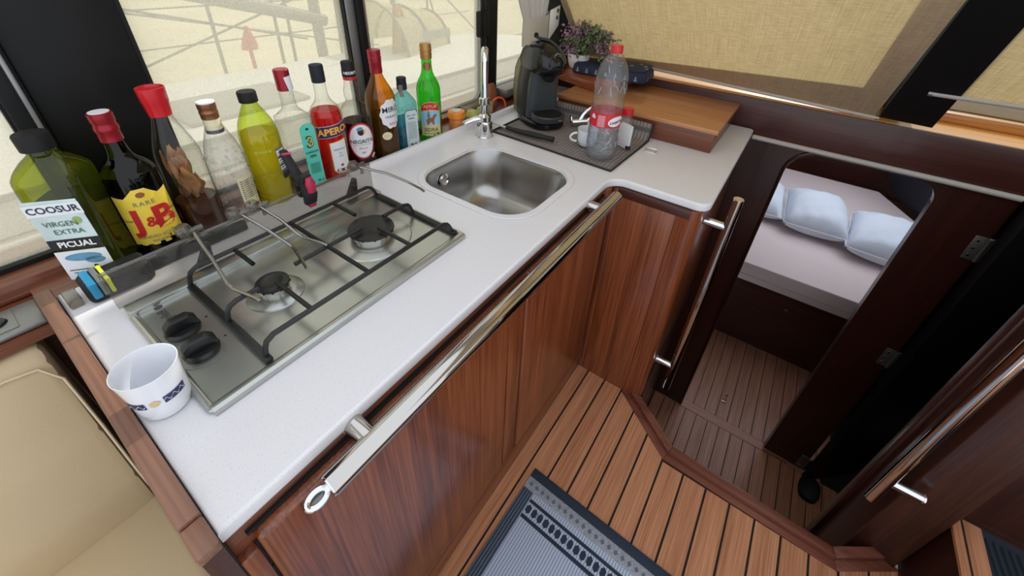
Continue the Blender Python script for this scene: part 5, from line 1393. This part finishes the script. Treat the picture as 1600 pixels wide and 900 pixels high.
cup = thing('espresso_cup', 'small white espresso cup with its handle towards the sink', 'cup', (1.172, 0.502, ZM))
mk('cup_body', lathe_bm([(0.021, 0), (0.026, 0.003), (0.032, 0.020), (0.033, 0.052), (0.0335, 0.055), (0.0318, 0.055), (0.030, 0.020), (0.022, 0.006), (0.002, 0.006)], 1.172, 0.502, ZM, 32), 'white_gloss', cup, sharp=50)
hp = [(1.172 - 0.016 - 0.018 * math.sin(a) * 0.75 - 0.012, 0.502 + 0.024 + 0.016 * math.sin(a), ZM + 0.030 + 0.014 * math.cos(a)) for a in [PI * i / 10 for i in range(11)]]
tube('cup_handle', hp, 0.0038, 'white_gloss', cup, 8)
for (lab, x, y, rz, wd, hh) in (('white sugar sachet leaning behind the espresso cup', 1.215, 0.512, 60, 0.034, 0.066), ('white folded leaflet standing behind the water bottle', 1.235, 0.400, 64, 0.050, 0.078)):
    t = thing('paper_packet', lab, 'packet', (x, y, ZM), math.radians(rz))
    mk('paper_front', box_bm(-wd / 2, wd / 2, -0.004, -0.0015, 0.0, hh, 0.0005), 'white_label', t, True)
    mk('paper_back', box_bm(-wd / 2, wd / 2, 0.0015, 0.004, 0.0, hh * 0.95, 0.0005), 'white_plastic', t, True)
    if wd > 0.04: mk('black_foot', box_bm(-wd / 2 - 0.004, -wd / 2 + 0.010, -0.006, 0.006, 0.0, 0.012, 0.002), 'ink', t, True)
sl = thing('salt_jar', 'little salt jar with red screw top behind the water bottle', 'jar', (1.305, 0.428, ZM))
lathe('jar_body', [(0.020, 0), (0.023, 0.003), (0.023, 0.050), (0.0195, 0.062), (0.0165, 0.085)], (1.305, 0.428, ZM), 'clear_plastic', sl, 24)
lathe('salt_fill', [(0.019, 0.003), (0.0215, 0.006), (0.0215, 0.046)], (1.305, 0.428, ZM), 'salt', sl, 24)
lathe('jar_cap', [(0.0175, 0.084), (0.0185, 0.085), (0.0185, 0.104), (0.016, 0.106), (0.003, 0.1065)], (1.305, 0.428, ZM), 'red_gloss', sl, 24)

ck = thing('corkscrew', 'shiny metal winged corkscrew lying on the grey mat', 'corkscrew', (1.31, 0.59, ZM))
tube('screw_body', [(1.30, 0.620, ZM + 0.012), (1.325, 0.570, ZM + 0.020)], 0.011, 'chrome', ck, 16)
tube('wing', smooth_path([(1.31, 0.600, ZM + 0.020), (1.325, 0.590, ZM + 0.048), (1.345, 0.568, ZM + 0.070)], 4), [0.007] * 4 + [0.006] * 4 + [0.008], 'chrome', ck, 10)
tube('wing', smooth_path([(1.315, 0.575, ZM + 0.020), (1.335, 0.555, ZM + 0.044), (1.352, 0.530, ZM + 0.068)], 4), [0.007] * 4 + [0.006] * 4 + [0.008], 'chrome', ck, 10)
mk('bell_ring', tube_bm([(1.297 + 0.006 * math.cos(a), 0.626 + 0.016 * math.cos(a) * 0.3 + 0.014 * math.sin(a) * 0.2, ZM + 0.018 + 0.015 * math.sin(a)) for a in [2 * PI * i / 16 for i in range(16)]], 0.004, 8, closed=True), 'chrome', ck)
tube('cross_handle', [(1.318, 0.545, ZM + 0.012), (1.352, 0.582, ZM + 0.030)], 0.006, 'chrome', ck, 10)

# water bottle
B = Bottle('water_bottle', 'large clear plastic water bottle with red cap and red label', 1.122, 0.432, ZM,
           [(0.030, 0.0), (0.040, 0.004), (0.0455, 0.016), (0.0460, 0.030), (0.0445, 0.036), (0.0460, 0.042), (0.0460, 0.060), (0.0445, 0.066), (0.0460, 0.072), (0.0460, 0.090), (0.0440, 0.097), (0.0450, 0.104), (0.0450, 0.150), (0.0440, 0.156), (0.0450, 0.165), (0.0455, 0.225), (0.0445, 0.245), (0.037, 0.272), (0.024, 0.296), (0.0155, 0.306), (0.0145, 0.316)], 'clear_plastic', -140, (0.118, 'water_clear'), group=None)
B.cap([(0.0155, 0.306), (0.0172, 0.307), (0.0172, 0.324), (0.0158, 0.3265), (0.003, 0.327)], 'red_gloss')
lb = mk('label', loft_bm([(0.106, 0, 0, 0.0458, 0.0458, 2), (0.108, 0, 0, 0.0461, 0.0461, 2), (0.146, 0, 0, 0.0461, 0.0461, 2), (0.148, 0, 0, 0.0458, 0.0458, 2)], 40, cap=False), 'red_label', B.t, True)
wf = lambda off: (lambda u, v: ((0.0461 + off) * math.cos(-PI / 2 + u / 0.046), (0.0461 + off) * math.sin(-PI / 2 + u / 0.046), v))
bl = decal('brand_field', [moved(patch2d(oval(0.026, 0.0145, 30), 4), 0.020, 0.126, 0.18)], wf(0.0006), 'white_label', lb)
decal('brand_lettering', [moved(text2d('Lanjarón', 0.0125, 0.02, 0.25), 0.020, 0.125, 0.14)], wf(0.0012), 'ink_navy', bl)
decal('small_print', [moved(patch2d(rect(0.011, 0.0006), 1), -0.026, 0.141 - 0.0038 * k) for k in range(9)], wf(0.0006), 'white_label', lb)
decal('hill_print', [patch2d(dense([(-0.060, 0.130), (-0.044, 0.130), (-0.046, 0.138), (-0.052, 0.144), (-0.058, 0.138)], 3), 2, -0.052, 0.134)], wf(0.0006), 'pale_label', lb)
bm = bmesh.new()
for k in range(34):       # creases moulded in the plastic
    a = random.uniform(0, 2 * PI); z0 = random.uniform(0.014, 0.10) if k < 24 else random.uniform(0.17, 0.25)
    d = random.uniform(-0.5, 0.5); pts = []
    for i in range(5):
        t = i / 4
        zz = z0 + 0.022 * t * random.choice((0.7, 1.0)); r, p = interp(B.prof, zz)
        pts.append(((r - 0.0008) * math.cos(a + d * t), (r - 0.0008) * math.sin(a + d * t), zz))
    tube_bm(pts, 0.0012, 5, bm)
tag(mk('plastic_creases', bm, 'crease_plastic', B.t, True), kind='stuff')

# ------------------------------------------------------------------ plant, pouch, curtain
ZSH = Zc + 0.1182
pp = thing('potted_plant', 'bushy purple and green artificial plant in a white pot', 'plant', (1.655, 0.80, ZSH))
lathe('pot', [(0.026, 0), (0.034, 0.003), (0.044, 0.025), (0.048, 0.055), (0.046, 0.060), (0.040, 0.056)], (1.655, 0.80, ZSH), 'pot_white', pp, 32)
cen = Vector((1.662, 0.765, ZSH + 0.095))
groups = {'leaf_purple': bmesh.new(), 'leaf_green': bmesh.new(), 'leaf_dark': bmesh.new()}
stems = bmesh.new()
for s_ in range(110):
    th = random.uniform(0, 2 * PI); ph = random.uniform(-0.65, 1.4)
    dr = Vector((math.cos(th) * math.cos(ph), math.sin(th) * math.cos(ph), math.sin(ph)))
    tip = cen + Vector((dr.x * 0.080, dr.y * 0.140, dr.z * 0.085)) * random.uniform(0.6, 1.12)
    base = Vector((1.657, 0.798, ZSH + 0.056))
    mid = base.lerp(tip, 0.5) + Vector((0, 0, 0.03))
    path = smooth_path([base, mid, tip], 4)
    tube_bm(path, 0.0011, 4, stems)
    cname = random.choices(list(groups), (0.5, 0.28, 0.22))[0]
    for q in range(34):
        t = 0.40 + 0.6 * random.random()
        i = min(int(t * (len(path) - 1)), len(path) - 2)
        p = path[i].lerp(path[i + 1], t * (len(path) - 1) - i) + Vector([random.gauss(0, 0.006) for _ in range(3)])
        L = random.uniform(0.009, 0.018); wv = L * 0.36
        d = Vector([random.gauss(0, 1) for _ in range(3)]).normalized(); e = d.cross(Vector([random.gauss(0, 1) for _ in range(3)])).normalized()
        bmg = groups[cname if random.random() < 0.75 else random.choice(list(groups))]
        v0, v1, v2, v3 = (bmg.verts.new(p), bmg.verts.new(p + d * L * 0.5 + e * wv), bmg.verts.new(p + d * L), bmg.verts.new(p + d * L * 0.5 - e * wv))
        bmg.faces.new((v0, v1, v2)); bmg.faces.new((v0, v2, v3))
mk('stems', stems, 'leaf_dark', pp)
for g_ in groups: tag(mk('foliage', groups[g_], g_, pp, recalc=False), kind='stuff')

pc = thing('navy_pouch', 'folded navy fabric pouch printed with white anchors', 'pouch', (1.66, 0.62, ZSH), math.radians(4))
mk('pouch_cloth', loft_bm([(0.0, 0.0, 0.02, 0.085, 0.150, 6), (0.006, 0.0, 0.02, 0.090, 0.156, 6), (0.030, 0.0, 0.02, 0.088, 0.154, 5), (0.037, 0.0, 0.02, 0.080, 0.145, 5)], 44), 'fabric_navy', pc, True, sharp=60)
mk('pouch_flap', loft_bm([(0.037, 0.004, -0.03, 0.078, 0.092, 6), (0.044, 0.004, -0.03, 0.080, 0.094, 6), (0.047, 0.004, -0.03, 0.070, 0.085, 6)], 40), 'fabric_navy', pc, True)
def anchor(cu, cv, s):
    it = []
    it.append(patch2d(dense([(cu - 0.12 * s, cv - 0.8 * s), (cu + 0.12 * s, cv - 0.8 * s), (cu + 0.12 * s, cv + 0.6 * s), (cu - 0.12 * s, cv + 0.6 * s)], 2), 1, cu, cv))
    it.append(patch2d(dense([(cu - 0.4 * s, cv + 0.3 * s), (cu + 0.4 * s, cv + 0.3 * s), (cu + 0.4 * s, cv + 0.46 * s), (cu - 0.4 * s, cv + 0.46 * s)], 2), 1, cu, cv + 0.38 * s))
    vs, fs = [], []
    for i in range(13):
        a = PI + PI * i / 12
        vs += [(cu + 0.75 * s * math.cos(a), cv - 0.15 * s + 0.70 * s * math.sin(a)), (cu + 0.55 * s * math.cos(a), cv - 0.15 * s + 0.50 * s * math.sin(a))]
        if i: fs.append((2 * i - 2, 2 * i, 2 * i + 1, 2 * i - 1))
    it.append((vs, fs))
    vs, fs = [], []
    for i in range(13):
        a = 2 * PI * i / 12
        vs += [(cu + 0.24 * s * math.cos(a), cv + 0.82 * s + 0.24 * s * math.sin(a)), (cu + 0.13 * s * math.cos(a), cv + 0.82 * s + 0.13 * s * math.sin(a))]
        if i: fs.append((2 * i - 2, 2 * i, 2 * i + 1, 2 * i - 1))
    it.append((vs, fs))
    return it
for (cu, cv, s) in ((0.085, 0.010, 0.013), (0.035, -0.010, 0.012), (-0.01, 0.012, 0.012), (0.06, 0.04, 0.010), (0.10, -0.03, 0.011), (0.0, -0.04, 0.011)):
    decal('anchor_print', anchor(cu, cv, s), lambda u, v: (0.004 + v * 1.0, -0.02 - u, 0.0478), 'anchor_white', pc)
for k in range(7):
    decal('anchor_print', anchor(-0.12 + 0.04 * k, 0.018, 0.009), lambda u, v: (-0.0905, -(u) + 0.02, v), 'anchor_white', pc)
for k in range(3):
    decal('anchor_print', anchor(-0.05 + 0.05 * k, 0.019, 0.010), lambda u, v: (u, -0.1367, v), 'anchor_white', pc)

cu_ = thing('curtain', 'white gathered curtain with a tieback in the window corner', 'curtain', (1.60, 1.0, 0.86))
bm = bmesh.new()
rows = []
for (z, x0, x1, amp) in ((0.872, 1.520, 1.665, 0.012), (0.93, 1.525, 1.668, 0.012), (1.0, 1.530, 1.672, 0.010), (1.05, 1.535, 1.675, 0.008), (1.10, 1.530, 1.680, 0.010), (1.18, 1.49, 1.70, 0.014), (1.30, 1.44, 1.72, 0.018), (1.60, 1.36, 1.73, 0.022)):
    row = []
    for i in range(61):
        t = i / 60
        row.append(bm.verts.new((x0 + (x1 - x0) * t, 1.0 - 0.02 * math.sin(PI * t) + amp * math.sin(t * 2 * PI * 6.5), z)))
    rows.append(row)
for r0, r1 in zip(rows, rows[1:]):
    for i in range(60): bm.faces.new((r0[i], r0[i + 1], r1[i + 1], r1[i]))
bmesh.ops.solidify(bm, geom=list(bm.faces), thickness=0.002)
mk('curtain_cloth', bm, 'curtain', cu_, sharp=60)
bm = bmesh.new()
cpts = []
for i in range(25):
    a = math.radians(-200 + 250 * i / 24)
    cpts.append((1.604 + 0.088 * math.cos(a) , 0.992 + 0.038 * math.sin(a), 0.0))
rows = []
for dz, k in ((0.0, 1.0), (0.055, 1.03), (0.11, 1.0)):
    rows.append([bm.verts.new((1.604 + (p[0] - 1.604) * k, 0.992 + (p[1] - 0.992) * k, 1.015 + dz + 0.03 * (i / 24) ** 2)) for i, p in enumerate(cpts)])
for r0, r1 in zip(rows, rows[1:]):
    for i in range(24): bm.faces.new((r0[i], r0[i + 1], r1[i + 1], r1[i]))
bmesh.ops.solidify(bm, geom=list(bm.faces), thickness=0.003)
tbk = mk('tieback', bm, 'curtain_band', cu_, sharp=60)
bm = prism_bm([(1.655, 1.03), (1.735, 1.085), (1.735, 1.165), (1.655, 1.150)], 0.955, 0.958, 0.001, 'Y')
tab = mk('tieback_tab', bm, 'curtain_band', cu_)
for (x, z) in ((1.715, 1.145), (1.712, 1.118)):
    bm = lathe_bm([(0.008, 0), (0.008, 0.003), (0.004, 0.004)], 0, 0, 0, 16)
    bmesh.ops.rotate(bm, verts=bm.verts, cent=(0, 0, 0), matrix=Matrix.Rotation(PI / 2, 3, 'X'))
    bmesh.ops.translate(bm, verts=bm.verts, vec=(x, 0.955, z))
    mk('eyelet', bm, 'hinge_dark', tab)

# ------------------------------------------------------------------ settee at the left
st = thing('settee', 'cream leather settee left of the galley end panel', 'settee', (-0.4, 0.6, 0.0))
bm = bmesh.new()
secs = []
prof = [(0.735, 0.440), (0.750, 0.52), (0.800, 0.62), (0.860, 0.715), (0.875, 0.745), (0.900, 0.765), (0.940, 0.770), (0.985, 0.755), (1.000, 0.72), (1.000, 0.44)]
prism_bm([(p[0], p[1]) for p in prof], -0.95, -0.066, 0.016, 'X', bm)
bk = mk('backrest', bm, 'leather', st, sharp=40)
sm = [(x, 0.874 - 0.0015, 0.7475) for x in [-0.94, -0.5, -0.12]] + [(-0.085, 0.870, 0.742), (-0.068, 0.852, 0.715)] + [(-0.0655, p[0] - 0.001, p[1]) for p in ((0.80, 0.625), (0.752, 0.53), (0.738, 0.46))]
tube('backrest_seam', sm, 0.0022, 'leather_top', bk, 6)
box('seat_cushion', -0.95, -0.052, 0.05, 0.80, 0.32, 0.452, 'leather', st, 0.022, 4)
box('seat_base', -0.95, -0.060, 0.08, 0.95, 0.0, 0.318, 'mahogany_h', st)

# ------------------------------------------------------------------ rug on the floor
rg = thing('rug', 'blue grey woven runner with dark patterned bands on the plank floor', 'rug', (0.60, 0.268, 0.0005), math.radians(-1.5))
# local: x runs aft (negative), y runs to starboard (negative)
mk('woven_field', box_bm(-1.0, -0.028, -0.66, -0.034, 0.0, 0.0042, 0.0012), 'rug_weave', rg, True)
mk('end_binding', box_bm(-0.027, 0.0, -0.66, 0.0, 0.0, 0.0060, 0.002), 'rug_navy', rg, True)
mk('end_strip', box_bm(-0.062, -0.0272, -0.66, 0.0, 0.0, 0.0050, 0.001), 'rug_light', rg, True)
mk('side_border', box_bm(-1.0, -0.0622, -0.0338, 0.0, 0.0, 0.0046, 0.001), 'rug_slate', rg, True)
for yy in (-0.006, -0.014, -0.022, -0.030):
    mk('border_cord', tube_bm([(-1.0, yy, 0.0045), (-0.063, yy, 0.0045)], 0.0018, 6), 'rug_navy', rg, True)
for x0, x1 in ((-0.087, -0.078), (-0.132, -0.122)):
    mk('pattern_band', box_bm(x0, x1, -0.66, -0.036, 0.003, 0.0052, 0.0006), 'rug_navy', rg, True)
hx = prism_bm([(0.013 * math.cos(PI / 3 * k), 0.0085 * math.sin(PI / 3 * k)) for k in range(6)], 0.003, 0.0052)
hme = bpy.data.meshes.new('diamond'); hx.to_mesh(hme); hx.free(); hme.materials.append(MATS['rug_navy'])
sx_ = prism_bm([(0.0075, 0), (0, 0.0062), (-0.0075, 0), (0, -0.0062)], 0.003, 0.0056)
sme = bpy.data.meshes.new('lozenge'); sx_.to_mesh(sme); sx_.free(); sme.materials.append(MATS['rug_slate'])
for k in range(32):
    o = bpy.data.objects.new('diamond', hme); COL.objects.link(o); o.parent = rg; o.location = (-0.104, -0.046 - 0.0195 * k, 0)
    o = bpy.data.objects.new('lozenge', sme); COL.objects.link(o); o.parent = rg; o.location = (-0.045, -0.016 - 0.0195 * k, 0)

# ------------------------------------------------------------------ what stands outside the side windows
q = thing('quay', 'pale stone quay beyond the neighbouring deck', 'quay', (4, 14, -1.2), kind='structure')
box('quay_top', -30, 40, 6.2, 60, -3.0, -0.55, 'quay', q)
box('quay_edge', -30, 40, 6.05, 6.3, -3.0, -0.40, 'wall_cream', q)
tag(box('harbour_water', -30, 40, 1.6, 6.2, -2.2, -1.3, 'water', None), 'pale harbour water beside the boat', 'water', None, 'structure')
nb = thing('moored_boat', 'white deck of the boat moored alongside', 'boat', (2.5, 3.4, -1.3))
prism('deck', [(-4, 2.0), (6.5, 2.0), (7.2, 3.6), (6.0, 5.2), (-4, 5.2)], -1.2, 0.05, 'deck_white', nb, 0.04)
box('coachroof', -1.0, 4.5, 2.9, 4.4, 0.05, 0.28, 'deck_white', nb, 0.05)
box('dark_hatch', 0.9, 1.75, 3.15, 3.75, 0.281, 0.31, 'deck_grey', nb, 0.01)
for yy, zz in ((2.05, 0.08), (2.25, 0.06), (2.6, 0.06), (2.85, 0.28)):
    tube('toe_rail', [(-4, yy, zz), (6.3, yy, zz)], 0.02, 'rig_grey', nb, 6)
tube('boom', [(0.4, 4.6, 1.25), (3.1, 4.9, 0.55)], 0.07, 'rig_grey', nb, 10)
tube('mast', [(3.0, 4.9, 0.05), (3.0, 4.9, 6.0)], 0.06, 'rig_grey', nb, 12)
for x in (1.0, 1.95, 2.6, 2.75, 3.4, 3.9, 4.3, 5.0):
    tube('stanchion', [(x, 5.1, 0.05), (x + 0.02, 5.1, 0.78)], 0.018, 'rig_grey', nb, 6)
for zz in (0.42, 0.76):
    tube('guard_wire', [(-4, 5.1, zz), (6.0, 5.1, zz)], 0.008, 'rig_grey', nb, 5)
for (a, c) in (((0.2, 5.0, 1.0), (4.4, 5.6, 0.0)), ((0.6, 5.3, 0.95), (2.9, 5.0, 0.35)), ((1.2, 5.6, 0.1), (3.2, 5.0, 0.9)), ((4.2, 4.3, 1.0), (4.9, 4.6, -0.2)), ((3.6, 4.0, 1.3), (5.6, 4.6, 0.2))):
    tube('rigging_line', [a, c], 0.012, 'rig_grey', nb, 5)
rc = tag(mk('red_cover', loft_bm([(0.052, 2.21, 4.98, 0.02, 0.02, 2), (0.32, 2.21, 4.98, 0.02, 0.02, 2), (0.33, 2.21, 4.98, 0.085, 0.075, 2), (0.40, 2.22, 4.98, 0.075, 0.065, 2), (0.52, 2.23, 4.98, 0.03, 0.03, 2), (0.56, 2.23, 4.98, 0.012, 0.012, 2)], 16), 'red_cover'), 'small red cone cover on a post on the neighbouring deck', 'cover')
fg = thing('flag', 'furled red and yellow flag hanging on a staff outside', 'flag', (3.32, 3.95, 0.05))
tube('flag_staff', [(3.26, 3.95, 0.05), (3.40, 3.95, 0.95)], 0.014, 'rig_grey', fg, 8)
def flagpart(x0, x1, m_):
    bm = bmesh.new(); rows = []
    for i in range(11):
        t = i / 10; z = 0.78 - 0.72 * t
        wv = 0.10 + 0.10 * math.sin(PI * t)
        rows.append([bm.verts.new((3.37 - 0.06 * t + wv * (x0 + (x1 - x0) * j / 4), 3.95 + 0.03 * math.sin(9 * (x0 + (x1 - x0) * j / 4) + 3 * t), z)) for j in range(5)])
    for r0, r1 in zip(rows, rows[1:]):
        for j in range(4): bm.faces.new((r0[j], r0[j + 1], r1[j + 1], r1[j]))
    bmesh.ops.solidify(bm, geom=list(bm.faces), thickness=0.006)
    mk('flag_cloth', bm, m_, fg)
flagpart(-0.3, 0.05, 'flag_red'); flagpart(0.05, 0.7, 'flag_yellow'); flagpart(0.7, 1.0, 'flag_red')
bm = bmesh.new(); rows = []
for i in range(9):
    a = PI * i / 8
    rows.append([bm.verts.new((3.3 + 0.9 * j / 6, 4.3 - 0.6 * math.cos(a) * (1 - 0.06 * j), 0.28 + 0.52 * math.sin(a) * (1 - 0.05 * j))) for j in range(7)])
for r0, r1 in zip(rows, rows[1:]):
    for j in range(6): bm.faces.new((r0[j], r0[j + 1], r1[j + 1], r1[j]))
bmesh.ops.solidify(bm, geom=list(bm.faces), thickness=0.01)
dg_ = mk('sprayhood', bm, 'canvas_cream', nb)
for j in (0, 3, 6):
    mk('hood_hoop', tube_bm([(3.3 + 0.9 * j / 6, 4.3 - 0.61 * math.cos(PI * i / 12) * (1 - 0.06 * j), 0.28 + 0.53 * math.sin(PI * i / 12) * (1 - 0.05 * j)) for i in range(13)], 0.016, 6), 'rig_grey', dg_)
box('hood_window', 3.55, 4.0, 3.70, 3.715, 0.42, 0.52, 'deck_grey', dg_, 0.004)
qw = thing('quay_building', 'long cream harbour building on the quay', 'building', (6, 22, -0.55))
box('building_wall', -10, 30, 22, 26, -0.55, 5.0, 'wall_cream', qw)
for k in range(9):
    wdw = box('window', -8 + 4 * k, -6.6 + 4 * k, 21.93, 22.05, 0.4, 2.0, 'deck_grey', qw)
